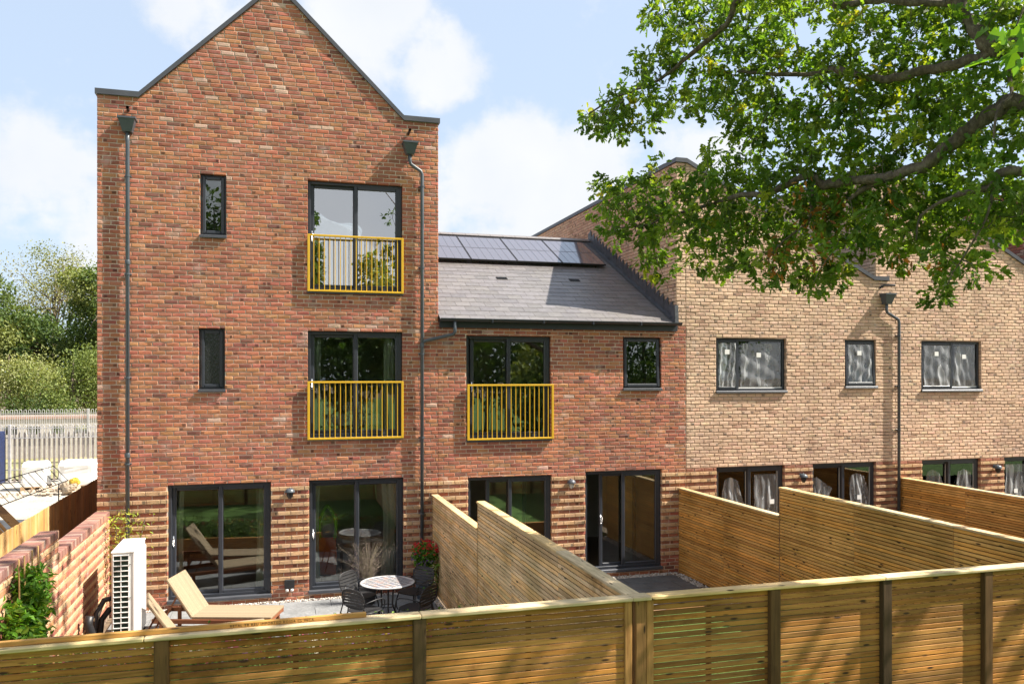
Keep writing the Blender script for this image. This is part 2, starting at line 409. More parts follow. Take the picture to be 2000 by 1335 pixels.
def lay(mb, T, Lf, Rf, z0, z1, holes, pal, band=None, proj0=0.0, course=.075, ln=.225, j=.0125):
    """Lay courses. T(u, out, z) -> world point; Lf/Rf wall limits at a height; holes (u0,u1,z0,z1)."""
    k0 = int(round(z0/course)); k1 = int(math.ceil(z1/course))
    for kk in range(k0, k1):
        a = kk*course + j/2; b = (kk+1)*course - j/2
        p = pal; pr = proj0; CURZ[0] = a
        if band:
            r_ = band(kk, a)
            if r_: p, pr = r_
        lo = min(Lf(a), Lf(b)); hi = max(Rf(a), Rf(b))
        u = lo - .02 + random.uniform(-.018,.018) - (ln/2 if kk % 2 else 0)
        while u < hi:
            l_ = ln
            l_ += random.uniform(-.004,.004)
            bricks_ = [(u + j/2, u + l_ - j/2, a, b)]; u += l_
            for h in holes:
                nb = []
                for (x0, x1, y0, y1) in bricks_:
                    if x1 <= h[0] or x0 >= h[1] or y1 <= h[2] or y0 >= h[3]: nb.append((x0,x1,y0,y1)); continue
                    if x0 < h[0]: nb.append((x0, h[0], y0, y1))
                    if x1 > h[1]: nb.append((h[1], x1, y0, y1))
                    m0, m1 = max(x0, h[0]), min(x1, h[1])
                    if y1 > h[3]: nb.append((m0, m1, h[3], y1))
                    if y0 < h[2]: nb.append((m0, m1, y0, h[2]))
                bricks_ = nb
            for (x0, x1, y0, y1) in bricks_:
                if y1-y0 < .012: continue
                xa0, xb0 = max(x0, Lf(y0)), min(x1, Rf(y0)); xa1, xb1 = max(x0, Lf(y1)), min(x1, Rf(y1))
                if xb0-xa0 < .015 and xb1-xa1 < .015: continue
                if xb0 < xa0: xb0 = xa0 = (xa0+xb0)/2
                if xb1 < xa1: xb1 = xa1 = (xa1+xb1)/2
                o_ = pr + random.uniform(-.0015, .004); jt = lambda s_=.0024: random.uniform(-s_, s_)
                e = .009 if pr < .01 else .004; of = o_ + (.0055 if pr < .01 else .003)
                fr_ = random.choice((.28,.35,.65,.72)); xm0 = xa0+(xb0-xa0)*fr_; xm1 = xa1+(xb1-xa1)*fr_
                B = [T(xa0,-.10,y0), T(xb0,-.10,y0), T(xb1,-.10,y1), T(xa1,-.10,y1)]
                O = [T(xa0,o_+jt(),y0+jt()), T(xm0,o_+jt(),y0+jt(.003)), T(xb0,o_+jt(),y0+jt()), T(xb1,o_+jt(),y1+jt()), T(xm1,o_+jt(),y1+jt(.003)), T(xa1,o_+jt(),y1+jt())]
                e2 = min(e, (xb0-xa0)/3, (xb1-xa1)/3) if min(xb0-xa0, xb1-xa1) > 0 else 0
                Q = [T(xa0+e2,of+jt(),y0+e), T(xm0,of+jt(.003),y0+e+jt()), T(xb0-e2,of+jt(),y0+e), T(xb1-e2,of+jt(),y1-e), T(xm1,of+jt(.003),y1-e+jt()), T(xa1+e2,of+jt(),y1-e)]
                c = p(); d = None
                fs = [(0,1,6,5,4),(1,2,7,6),(2,3,9,8,7),(3,0,4,9)]
                fs += [(4,5,11,10),(5,6,12,11),(6,7,13,12),(7,8,14,13),(8,9,15,14),(9,4,10,15)]
                mb.add(B+O+Q, fs, c)
                c2 = c
                dk = random.random() < .13
                c3 = tuple(x*random.uniform(.94,1.06) for x in c)
                if dk: q_ = random.uniform(.3,.6); c2, c3 = ((c[0]*q_,c[1]*q_*1.1,c[2]*q_*1.2), c3) if fr_ < .5 else (c3, (c[0]*q_,c[1]*q_*1.1,c[2]*q_*1.2))

                b_ = len(mb.v)-16
                mb.f.append((b_+10,b_+11,b_+14,b_+15)); mb.c.append(c2); mb.m.append(0)
                mb.f.append((b_+11,b_+12,b_+13,b_+14)); mb.c.append(c3); mb.m.append(0)

def backing(mb, top, u0, u1, z0, z1, holes, T, out=-.0015, back=-.30, g=.004, m=0):
    """solid wall behind the facing bricks, with real openings; top = polygon above z1 or None"""
    H = [(a-g, b+g, c-g, d+g) for a, b, c, d in holes]
    us = sorted({u0, u1, *[x for h in H for x in h[:2] if u0 < x < u1]}); zs = sorted({z0, z1, *[x for h in H for x in h[2:] if z0 < x < z1]})
    for i in range(len(us)-1):
        for k_ in range(len(zs)-1):
            cu = (us[i]+us[i+1])/2; cz = (zs[k_]+zs[k_+1])/2
            if any(h[0] < cu < h[1] and h[2] < cz < h[3] for h in H): continue
            for o_ in (out, back):
                mb.add([T(us[i],o_,zs[k_]),T(us[i+1],o_,zs[k_]),T(us[i+1],o_,zs[k_+1]),T(us[i],o_,zs[k_+1])], [(0,1,2,3)] if o_ == out else [(3,2,1,0)], m=m)
    for h in H:
        a, b, c, d = h
        P = lambda u, o_, z: T(u, o_, z)
        mb.add([P(a,out,c),P(a,back,c),P(a,back,d),P(a,out,d)], [(0,1,2,3)], m=m)
        mb.add([P(b,out,c),P(b,back,c),P(b,back,d),P(b,out,d)], [(3,2,1,0)], m=m)
        mb.add([P(a,out,c),P(b,out,c),P(b,back,c),P(a,back,c)], [(0,1,2,3)], m=m)
        mb.add([P(a,out,d),P(b,out,d),P(b,back,d),P(a,back,d)], [(3,2,1,0)], m=m)
    if top:
        n = len(top)
        mb.add([T(p[0],out,p[1]) for p in top]+[T(p[0],back,p[1]) for p in top], [tuple(range(n)), tuple(range(2*n-1,n-1,-1))], m=m)
    # ends and top
    for a in (u0, u1): mb.add([T(a,out,z0),T(a,back,z0),T(a,back,z1),T(a,out,z1)], [(0,1,2,3)], m=m)
Tf = lambda u, o, z: (u, -o, z)          # facade plane, outward = -v

BAND0, BAND1 = .30, 2.085
def band_h1(kk, z):
    if BAND0 < z < BAND1:
        return (pal_buffband, .024) if kk % 2 else (pal_red, 0.0)
def band_buff(kk, z):
    if z < 2.17: return (pal_buffband, .018) if kk % 2 else (pal_brown, 0.0)
# ------------------------------------------------------------------ window and door builders
def frame_rect(mb, u0, u1, z0, z1, v0, v1, wd, r=.006):
    """picture-frame of four chamfered members (v0 = front)"""
    mb.bbox((u0, v0, z0), (u0+wd, v1, z1), r); mb.bbox((u1-wd, v0, z0), (u1, v1, z1), r)
    mb.bbox((u0+wd, v0, z1-wd), (u1-wd, v1, z1), r); mb.bbox((u0+wd, v0, z0), (u1-wd, v1, z0+wd), r)
def pane(u0, u1, z0, z1, v, parent, mat='glass'):
    mb = MB(); mb.box((u0, v, z0), (u1, v+.012, z1)); return mb.build('pane', M[mat], parent)
def sill(parent, u0, u1, z, out=.05, h=.035):
    mb = MB(); mb.bbox((u0-.012, -out, z-h), (u1+.012, .07, z), .006); mb.bbox((u0-.012, -out, z-h-.02), (u1+.012, -out+.008, z-h), .002)
    return mb.build('sill', M['sillm'], parent)
def handle(u, z, v, parent):
    mb = MB(); mb.bbox((u-.012, v-.010, z-.10), (u+.012, v, z+.10), .004)
    mb.tube([(u, v-.01, z+.05), (u, v-.055, z+.05), (u+.02, v-.06, z+.03), (u+.01, v-.055, z-.05)], .009, 8)
    mb.tube([(u, v-.012, z-.07), (u, v-.03, z-.07)], .012, 8)
    return mb.build('handle', M['chrome'], parent, smooth=True)
def curtain(u0, u1, z0, z1, v, parent, lean=0):
    n = max(8, int((u1-u0)/.012)); vs = []; fs = []
    ph = random.random()*6
    for k_ in range(13):
        t_ = k_/12
        for i in range(n+1):
            s_ = i/n; x = u0+(u1-u0)*s_ + lean*(t_-.5)**2
            vs.append((x, v+.035*math.sin(ph+s_*(u1-u0)*46+.6*math.sin(t_*3)), z1+(z0-z1)*t_))
    for k_ in range(12):
        for i in range(n): a = k_*(n+1)+i; fs.append((a, a+1, a+n+2, a+n+1))
    mb = MB(); mb.add(vs, fs); o = mb.build('curtain', M['curtain'], parent, smooth=True); return o
def film(u0, u1, z0, z1, v, parent, kind='full', sticker=None):
    nx, nz = 26, 34; vs = []; fs = []
    sd = random.random()*50
    for k_ in range(nz+1):
        for i in range(nx+1):
            s_ = i/nx; t_ = k_/nz; x = u0+(u1-u0)*s_; z = z0+(z1-z0)*t_
            if kind == 'loose':      # slumped away from the top corners
                x = u0+(u1-u0)*(.5+(s_-.5)*(1-.42*t_**3)) + .03*math.sin(t_*7+sd); z = z0+(z1-z0)*t_*(.97-.08*abs(s_-.4)*t_)
            if kind == 'torn':
                x = u0+(u1-u0)*(s_*(.72-.15*t_)) + .05*math.sin(t_*5+sd) + .16*(t_-.75)*(t_ > .75)*s_*3; z = z0+(z1-z0)*t_*(.93-.18*abs(s_-.1))
            d = .012+.012*math.sin(s_*23+sd+2.5*math.sin(t_*3.1+sd))+.008*math.sin(t_*17+s_*9+sd)+.006*random.random()
            vs.append((x, v-d, z))
    for k_ in range(nz):
        for i in range(nx): a = k_*(nx+1)+i; fs.append((a, a+1, a+nx+2, a+nx+1))
    mb = MB(); mb.add(vs, fs); o = mb.build('protective_film', M['film'], parent, smooth=True)
    if sticker:
        s_ = MB(); x, z = sticker; s_.box((x-.055, v-.040, z-.05), (x+.055, v-.036, z+.05)); s_.build('paper_sticker', M['white'], parent)
    return o

def sliding(house, u0, u1, z0, z1, name='sliding_door', shift=0, mat='glass', hnd=True, films=None, set_=.065, out=.05, sillh=.06, curtains=None, label=None):
    """two-leaf slider: left leaf behind, right leaf in front; shift opens the left leaf"""
    f = MB(); fw = .055; zb = z0+sillh
    frame_rect(f, u0+.004, u1-.004, zb, z1-.004, set_, set_+.13, fw)
    root = f.build(name, M['anthracite'], house)
    if label: root['label'] = label
    um = (u0+u1)/2
    s = MB(); sw = .070
    # right leaf (front)
    frame_rect(s, um-.03, u1-fw+.006, zb+fw-.012, z1-fw+.008, set_+.004, set_+.055, sw, .010)
    s.build('sash', M['anthracite'], root)
    pane(um-.03+sw-.01, u1-fw-sw+.016, zb+fw+sw-.022, z1-fw-sw+.018, set_+.030, root, mat)
    s = MB(); a = u0+fw-.006+shift; b = um+.035+shift*.97
    frame_rect(s, a, b, zb+fw-.012, z1-fw+.008, set_+.068, set_+.115, sw, .010)
    s.build('sash', M['anthracite'], root)
    pane(a+sw-.01, b-sw+.01, zb+fw+sw-.022, z1-fw-sw+.018, set_+.09, root, mat)
    # pale spacer bars round the glass
    g = MB()
    for (p, q, vv) in ((um-.03+sw, u1-fw-sw+.006, set_+.024), (a+sw, b-sw, set_+.084)):
        zz0, zz1 = zb+fw+sw-.012, z1-fw-sw+.008
        g.box((p, vv, zz0), (p+.008, vv+.004, zz1)); g.box((q-.008, vv, zz0), (q, vv+.004, zz1)); g.box((p+.008, vv, zz0), (q-.008, vv+.004, zz0+.009))
    g.build('glazing_bead', M['sillm'] if not films else M['white'], root)
    if hnd: handle(a+.035, (zb+z1)/2+.0, set_+.066, root)
    sill(root, u0, u1, zb, out, sillh-.02)
    if films:
        for (side, kind, st) in films:
            x0, x1 = ((a+sw+.05, b-sw-.04) if side == 0 else (um+sw+.05, u1-fw-sw-.02))
            vv = (set_+.09) if side == 0 else set_+.03
            film(x0, x1, zb+.15, z1-fw-sw-.06, vv-.02, root, kind, (x0+(x1-x0)*st[0], z0+(z1-z0)*st[1]))
    if curtains:
        for (c0, c1, ln_) in curtains: curtain(c0, c1, zb+.05, z1-.03, set_+.28, root, ln_)
    return root

def casement(house, u0, u1, z0, z1, split=None, mat='glass', films=False, swing=0, set_=.06, name='window', sashes=(0,)):
    f = MB(); zb = z0+.045; fw = .055
    frame_rect(f, u0+.004, u1-.004, zb, z1-.004, set_, set_+.08, fw)
    if split: f.bbox((split-.03, set_+.002, zb+fw), (split+.03, set_+.075, z1-fw), .006)
    root = f.build(name, M['anthracite'], house)
    bays = [(u0, u1)] if not split else [(u0, split+.028), (split-.028, u1)]
    for i, (a, b) in enumerate(bays):
        x0, x1 = a+fw-.025, b-fw+.025; y0, y1 = zb+fw-.025, z1-fw+.025
        if i in sashes:
            s = MB(); frame_rect(s, x0, x1, y0, y1, set_-.022, set_+.03, .062, .012)
            so_ = s.build('sash', M['anthracite'], root); p = pane(x0+.055, x1-.055, y0+.055, y1-.055, set_, so_, mat)
            if swing:      # top-hung, pushed open: everything turns about the head
                for o_ in (so_, p): o_.data.transform(Matrix.Translation((0, set_, y1)) @ Matrix.Rotation(-swing, 4, 'X') @ Matrix.Translation((0, -set_, -y1)))
        else:
            p = pane(x0+.025, x1-.025, y0+.025, y1-.025, set_+.03, root, mat)
            g = MB(); g.box((x0+.03, set_+.015, y0+.025), (x1-.03, set_+.025, y0+.045)); g.build('glazing_bead', M['white'] if films else M['sillm'], root)
        if films:
            vv = set_-.026 if i in sashes else set_+.028
            film(x0+.07, x1-.07, y0+.06, y1-.07, vv, root, 'full', (x0+(x1-x0)*.45, y1-.26-.06*i))
    sill(root, u0, u1, zb, .05, .028)
    return root

def balcony(house, u0, u1, z0, z1, nb=17):
    f = MB(); a = .042; v0, v1 = -.075, -.035
    f.bbox((u0, v0, z0), (u0+a, v1, z1), .004); f.bbox((u1-a, v0, z0), (u1, v1, z1), .004)
    f.bbox((u0+a, v0, z1-.035), (u1-a, v1, z1), .004); f.bbox((u0+a, v0, z0), (u1-a, v1, z0+.035), .004)
    root = f.build('balcony_railing', M['yellow'], house)
    first = None
    for i in range(nb):
        x = u0+a+(u1-u0-2*a)*(i+1-.25)/(nb+.5)
        if not first:
            b_ = MB(); b_.bbox((-.007, v0+.012, z0+.035), (.007, v1-.012, z1-.035), .002); first = b_.build('baluster', M['yellow'], root, loc=(x,0,0))
        else:
            c = first.copy(); col.objects.link(c); c.parent = root; c.location = (x,0,0)
    for x in (u0, u1-.03):
        for z in (z0+.08, (z0+z1)/2, z1-.12):
            b_ = MB(); b_.bbox((x, v1, z), (x+.03, .005, z+.04), .003); b_.build('bracket', M['yellow'], root)
    return root

def room(house, u0, u1, z0, z1, d=3.2, v0=.30):
    mb = MB()
    P = [(u0,v0,z0),(u1,v0,z0),(u1,v0+d,z0),(u0,v0+d,z0),(u0,v0,z1),(u1,v0,z1),(u1,v0+d,z1),(u0,v0+d,z1)]
    mb.add(P, [(0,1,2,3)], m=1); mb.add(P, [(4,7,6,5),(0,3,7,4),(1,5,6,2),(3,2,6,7)])
    # skirting on the back wall
    mb.box((u0+.002, v0+d-.02, z0+.002), (u1-.002, v0+d-.002, z0+.12))
    return mb.build('room', [M['interior'], M['intfloor']], house)

def wall_lamp(house, u, z, pale=False):
    mb = MB(); mb.lathe([(.0,.0),(.045,.0),(.045,.012),(.0,.014)], n=16)      # back plate built facing up, turned below
    root = mb.build('wall_lamp', M['pipe'] if not pale else M['sillm'], house, smooth=False)
    root.data.transform(Matrix.Translation((u, -.012, z+.02)) @ Matrix.Rotation(R(90), 4, 'X'))
    h = MB(); o = (u, -.12, z)
    h.tube([(u,-.02,z+.03),(u,-.07,z+.06),(u,-.12,z+.065)], .012, 8)
    h.lathe([(.0,.062),(.05,.058),(.078,.035),(.088,.0),(.092,-.012),(.082,-.012),(.07,.01),(.0,.02)], o, 20)
    h.build('lamp_hood', M['sillm'] if pale else M['pipe'], root, smooth=True)
    g = MB(); g.lathe([(.052,.0),(.056,-.05),(.042,-.10),(.018,-.122),(.0,-.125)], o, 16); g.build('lamp_glass', M['lampglass'] if pale else M['black'], root, smooth=True)
    c = MB()
    for k_ in range(4):
        t_ = k_*math.pi/2+.4; c.tube([(o[0]+.06*math.cos(t_), o[1]+.06*math.sin(t_), z), (o[0]+.062*math.cos(t_), o[1]+.062*math.sin(t_), z-.06), (o[0]+.02*math.cos(t_), o[1]+.02*math.sin(t_), z-.135)], .004, 5)
    c.build('lamp_cage', M['black'], root)
    return root

def downpipe(house, path, hop=None, spout=None, brackets=(), r=.034, joints=()):
    mb = MB(); mb.tube(path, r, 12)
    for z, u in joints: mb.lathe([(r+.006, -.04), (r+.008, -.03), (r+.008, .03), (r+.006, .04)], (u, path[-1][1], z), 12)
    root = mb.build('downpipe', M['pipe'], house, smooth=True)
    if hop:
        u, z0, z1 = hop; h = MB(); w0, w1 = .075, .135
        vs = []
        for (wd, dz, f_) in ((w0, z0, .14), (w1, z1-.03, .21)):
            vs += [(u-wd,-.005,dz),(u+wd,-.005,dz),(u+wd,-f_,dz),(u-wd,-f_,dz)]
        h.add(vs, [(3,2,1,0),(0,1,5,4),(1,2,6,5),(2,3,7,6),(3,0,4,7)])
        # open rim
        a, b = (u-w1-.012, u+w1+.012), (-.225, -.003)
        h.box((a[0],b[0],z1-.03),(a[1],b[0]+.02,z1)); h.box((a[0],b[1]-.012,z1-.03),(a[1],b[1],z1)); h.box((a[0],b[0]+.02,z1-.03),(a[0]+.02,b[1]-.012,z1)); h.box((a[1]-.02,b[0]+.02,z1-.03),(a[1],b[1]-.012,z1))
        h.box((u-w1+.01,-.19,z1-.06),(u+w1-.01,-.02,z1-.05))
        h.build('hopper_head', M['pipe'], root)
    if spout:
        s = MB(); s.tube(spout, .026, 10, caps=False); s.build('overflow_spout', M['black'], root, smooth=True)
    for u, z in brackets:
        b_ = MB(); b_.bbox((u-.06, -.03, z-.012), (u+.06, -.006, z+.012), .003); b_.lathe([(r+.005,-.012),(r+.007,-.012),(r+.007,.012),(r+.005,.012)], (u, path[-1][1], z), 12)
        b_.build('bracket', M['pipe'], root)
    return root

# ------------------------------------------------------------------ house 1: tall red gable
H1 = empty('brick_house', (0,0,0), label='tall three storey red brick house with steep gable and yellow balcony rails', cat='house')
SH = 9.04; PK = 11.27; UL, UR = -2.955, 3.03; GL, GR, GC = -2.27, 2.345, .035
kL = (GC-GL)/(PK-SH); kR = (GR-GC)/(PK-SH)
Lf = lambda z: UL if z <= SH else GL + (z-SH)*kL
Rf = lambda z: UR if z <= SH else GR - (z-SH)*kR
OP1 = [(-1.817,-.071,.10,2.195), (.607,2.358,.10,2.195), (.583,2.340,2.935,4.965), (.583,2.340,5.66,7.755), (-1.306,-.866,3.845,4.98), (-1.283,-.843,6.605,7.74)]
mb = MB()
lay(mb, Tf, Lf, Rf, -.15, PK, OP1, pal_red, band_h1)
lay(mb, lambda u,o,z: (UR+o+.0,u,z), lambda z: .012, lambda z: 8.9, 5.1, SH, [], pal_red)
WALL1 = mb.build('wall', M['brick'], H1)
mb = MB(); backing(mb, [(GL,SH),(GR,SH),(GC,PK)], UL+.006, UR-.006, -.2, SH, OP1, Tf)
mb.build('mortar', M['mortar'], WALL1)
# coping along the gable and shoulders
def coping(parent, pts, T, w_in=.32, out=.045, h=.095, mat='coping'):
    mb = MB()
    for (a, b) in zip(pts[:-1], pts[1:]):
        P = []
        for (u, z) in (a, b):
            P += [T(u, out, z-h), T(u, out, z), T(u, -w_in, z), T(u, -w_in, z-h)]
        mb.add(P, [(0,4,5,1),(1,5,6,2),(2,6,7,3),(3,7,4,0),(0,1,2,3),(4,7,6,5)])
    return mb.build('coping', M[mat], parent)
cz = .055
coping(H1, [(UL-.03,SH+cz),(GL-.02,SH+cz),(GC,PK+cz+.03),(GR+.02,SH+cz),(UR+.03,SH+cz)], Tf)
# side and rear walls, roof
mb = MB(); mb.box((UL+.008,.31,-.2),(UL+.30,9,SH-.05)); mb.box((UR-.30,.31,-.2),(UR-.008,9,SH-.05)); mb.box((UL+.30,8.7,-.2),(UR-.30,9,SH-.05))
mb.build('side_wall', plain('render_red', (.33,.12,.065), .9, var=.25, vs=12), H1)
mb = MB(); mb.prism([(GL+.1,SH-.1),(GC,PK-.12),(GR-.1,SH-.1)], .31, 9, (.5,.5,.5)); mb.box((UL+.3,.31,SH-.14),(UR-.3,9,SH-.10)); mb.build('roof', M['slate'], H1)
room(H1, -2.6, 2.7, .12, 2.45, 4.2); room(H1, -.2, 2.7, 2.85, 5.3, 3.4); room(H1, -2.6, -.25, 2.85, 5.3, 2); room(H1, -.2, 2.7, 5.6, 8.1, 3.4); room(H1, -2.6, -.25, 5.6, 8.1, 2)
sliding(H1, *OP1[0], curtains=[(-1.73,-1.60,.1),(-.32,-.17,-.1)], set_=.045)
sliding(H1, *OP1[1], curtains=[(.70,.80,.15),(2.02,2.26,-.25)], set_=.045)
sliding(H1, *OP1[2], name='balcony_door', curtains=[(.70,.84,0),(2.02,2.22,0)])
sliding(H1, *OP1[3], name='balcony_door', mat='glass_top')
casement(H1, *OP1[4], mat='frost'); casement(H1, *OP1[5])
balcony(H1, .575, 2.35, 2.95, 4.03); balcony(H1, .575, 2.35, 5.69, 6.745)
wall_lamp(H1, .263, 2.02)
downpipe(H1, [(-2.46,-.085,8.38),(-2.46,-.075,8.2),(-2.46,-.075,.12)], (-2.46,8.36,8.60), [(-2.46,0,8.76),(-2.45,-.16,8.77)], [(-2.46,z) for z in (7.6,5.9,4.1,2.6)], joints=[(6.1,-2.46),(2.75,-2.46)])
downpipe(H1, [(2.47,-.085,8.36),(2.47,-.075,8.22),(2.49,-.07,8.16),(2.68,-.07,8.04),(2.705,-.07,7.98),(2.705,-.07,.12)], (2.47,8.34,8.57), [(2.45,0,8.75),(2.46,-.17,8.79)], [(2.705,z) for z in (7.75,6.2,4.55,2.95,1.5)], joints=[(4.72,2.705)])
# outside socket box below the lamp
mb = MB(); mb.bbox((.17,-.075,.24),(.345,.0,.40),.01); so_ = mb.build('socket_box', M['black'], H1)
for x in (.215, .30):
    k_ = MB(); k_.lathe([(.022,0),(.03,.01),(.028,.045),(.014,.055),(0,.056)], (x,-.05,.185), 12); k_.build('tap_knob', M['white'], so_, smooth=True)

# ------------------------------------------------------------------ house 2: low red house with slate roof
H2 = empty('brick_house', (0,0,0), label='low red brick house with slate roof, solar panels and one yellow balcony rail', cat='house')
U2a, U2b = 3.03, 8.335; E2 = 5.17
OP2 = [(3.62,5.345,.10,2.14), (6.07,7.78,.10,2.175), (3.59,5.335,2.835,4.92), (6.905,7.768,3.83,4.93)]
mb = MB(); lay(mb, Tf, lambda z: U2a, lambda z: U2b, -.15, E2, OP2, pal_red, band_h1); W2 = mb.build('wall', M['brick'], H2)
mb = MB(); backing(mb, None, U2a+.002, U2b+.004, -.2, E2, OP2, Tf); mb.build('mortar', M['mortar'], W2)
mb = MB(); mb.box((U2a+.01,8.7,-.2),(U2b-.3,9,E2)); mb.build('side_wall', MATS['render_red'], H2)
room(H2, 3.35, 5.75, .12, 2.45, 3.2); room(H2, 5.85, 8.0, .12, 2.45, 3.2); room(H2, 3.35, 6.3, 2.85, 5.1, 3.2); room(H2, 6.4, 8.0, 2.85, 5.1, 2.4)
sliding(H2, *OP2[0], shift=.34, hnd=False, set_=.045, label='sliding door left partly open'); sliding(H2, *OP2[1], shift=.30, set_=.045, label='sliding door left partly open')
sliding(H2, *OP2[2], name='balcony_door', shift=.05)
casement(H2, *OP2[3], swing=.045); balcony(H2, 3.595, 5.37, 2.875, 3.965)
wall_lamp(H2, 5.726, 1.99, True)
# slate roof
RZ0, RK = 5.3135, .49
ang = math.atan(RK); sec = 1/math.cos(ang)
ridge_v = 4.98
mb = MB(); mb.add([(U2a+.02,-.12,RZ0-.12*RK-.06),(8.115,-.12,RZ0-.12*RK-.06),(8.115,ridge_v,RZ0+ridge_v*RK-.06),(U2a+.02,ridge_v,RZ0+ridge_v*RK-.06),(8.115,9.1,5.4),(U2a+.02,9.1,5.4)], [(0,1,2,3),(3,2,4,5)], (.4,.4,.4))
roof = mb.build('roof', M['slate'], H2)
mb = MB(); Mr = Matrix.Rotation(ang, 3, 'X'); rows = 24; pitch_ = (ridge_v+.17)*sec/rows
for r_ in range(rows):
    sv = -.17 + (r_+.5)*pitch_/sec
    u = U2a+.012 - (.152 if r_ % 2 else 0)
    while u < 8.10:
        a, b = max(u+.002, U2a+.012), min(u+.302, 8.10); u += .304
        if b-a < .03: continue
        kk_ = random.uniform(.86,1.12)
        Mt = Matrix.Rotation(ang-.022+random.uniform(-.002,.002), 3, 'X')
        mb.obox(((a+b)/2, sv, RZ0+sv*RK-.012+random.uniform(-.001,.001)), (b-a, pitch_+.03, .008), Mt, (kk_,kk_,kk_*random.uniform(.97,1.04)))
mb.build('slates', M['slate'], roof)
mb = MB(); u = U2a+.01
while u < 8.1:
    b = min(u+.33, 8.1)
    for sgn in (-1, 1):
        Mt = Matrix.Rotation(ang*-sgn, 3, 'X'); mb.obox(((u+b)/2, ridge_v+sgn*.075, RZ0+ridge_v*RK+.005), (b-u-.006, .17, .016), Mt, (1.25,1.22,1.18))
    u += .33
mb.build('ridge_tiles', M['slate'], roof)
for (vu, vv) in ((4.87,2.04),(6.61,2.07)):
    mb = MB(); zc = RZ0+vv*RK
    for k_ in range(4): mb.obox((vu, vv-.05+k_*.03, zc-.05*RK+k_*.03*RK+.004), (.24,.012,.012), Mr)
    mb.obox((vu, vv, zc-.001), (.25,.14,.006), Mr); mb.build('roof_vent', M['black'], roof)
# solar panels
for i in range(4):
    a = 3.255+i*1.122; b = a+1.108; v0, v1 = 2.87, 4.50
    sl_ = (v1-v0)*sec; c0 = ((a+b)/2, (v0+v1)/2, RZ0+(v0+v1)/2*RK+.10)
    fr = MB(); Mt = Mr
    def loc_(x, y, z): return Vector(c0)+Mt@Vector((x,y,z))
    fr.obox(loc_(0,-sl_/2+.01,0), (b-a,.02,.035), Mt); fr.obox(loc_(0,sl_/2-.01,0), (b-a,.02,.035), Mt)
    fr.obox(loc_(-(b-a)/2+.006,0,0), (.012,sl_-.04,.035), Mt); fr.obox(loc_((b-a)/2-.006,0,0), (.012,sl_-.04,.035), Mt)
    p = fr.build('solar_panel', M['darkm'], H2)
    ce = MB(); ce.obox(loc_(0,0,.006), (b-a-.024,sl_-.04,.012), Mt); ce.build('cells', M['pv'], p)
    ln_ = MB()
    for j in range(1,6): ln_.obox(loc_(-(b-a)/2+j*(b-a)/6,0,.0135), (.006,sl_-.05,.002), Mt)
    for j in range(1,2): ln_.obox(loc_(0,0,.0155), (b-a-.03,.012,.002), Mt)
    ln_.obox(loc_(0,sl_/2-.008,.019), (b-a,.016,.003), Mt); ln_.obox(loc_((b-a)/2-.005,0,.0195), (.007,sl_,.002), Mt)
    ln_.build('grid_lines', M['sillm'], p)
    br = MB()
    for x in (-.32,.32): br.tube([loc_(x,-sl_/2+.06,-.02), loc_(x,-sl_/2+.06,-.11)], .014, 6); 
    br.obox(loc_(0,-sl_/2+.12,-.045), (b-a,.04,.04), Mt); br.build('mounting_rail', M['darkm'], p)
# gutter, fascia
mb = MB(); mb.box((3.05,-.045,5.065),(8.125,-.012,5.23)); mb.box((3.05,-.11,5.215),(8.125,-.045,5.235)); mb.build('fascia', M['anthracite'], H2)
mb = MB(); prof = [(-.165+.058*math.cos(t_), 5.235+.058*math.sin(t_)) for t_ in [math.pi+math.pi*k_/10 for k_ in range(11)]]
inn = [(-.165+.052*math.cos(t_), 5.238+.052*math.sin(t_)) for t_ in [2*math.pi-math.pi*k_/10 for k_ in range(11)]]
mb.prism(prof+inn, 3.04, 8.15, axis='x')
for x in (4.05,5.1,6.15,7.2): mb.box((x,-.232,5.165),(x+.03,-.1,5.235))
gut = mb.build('gutter', M['anthracite'], H2, smooth=False)
mb = MB(); mb.tube([(3.33,-.165,5.18),(3.33,-.16,4.98),(3.30,-.14,4.93),(2.76,-.075,4.80),(2.70,-.07,4.76)], .033, 12); mb.build('branch_pipe', M['pipe'], gut, smooth=True)
# stepped lead flashing against the buff wall
fl = MB(); ns = 24
for i in range(ns):
    v0 = -.10+i*(ridge_v+.1)/ns; v1 = v0+(ridge_v+.1)/ns
    z0_, z1_ = RZ0+v0*RK, RZ0+v1*RK
    fl.prism([(v0,z0_-.02),(v1+.01,z1_-.02),(v1+.01,z1_+.16),(v0,z1_+.155)], 8.092-(i%2)*.003, 8.112, (1,1,1), axis='x')
    fl.prism([(v0,z1_+.155),(v1,z1_+.16),(v0+.01,z1_+.225+random.uniform(0,.03))], 8.086-(i%2)*.004, 8.10, (1.2,1.2,1.2), axis='x')
fl.add([(7.97,-.12,RZ0-.12*RK+.012),(8.10,-.12,RZ0-.12*RK+.012),(8.10,ridge_v,RZ0+ridge_v*RK+.012),(7.97,ridge_v,RZ0+ridge_v*RK+.012)], [(0,1,2,3)])
fl.prism([(-.15,5.235),(.03,5.30),(.03,5.62),(-.13,5.60)], 8.02, 8.10, axis='x')
fl.build('flashing', M['lead'], H2)
# party wall of house 1 above the low roof is its own side wall

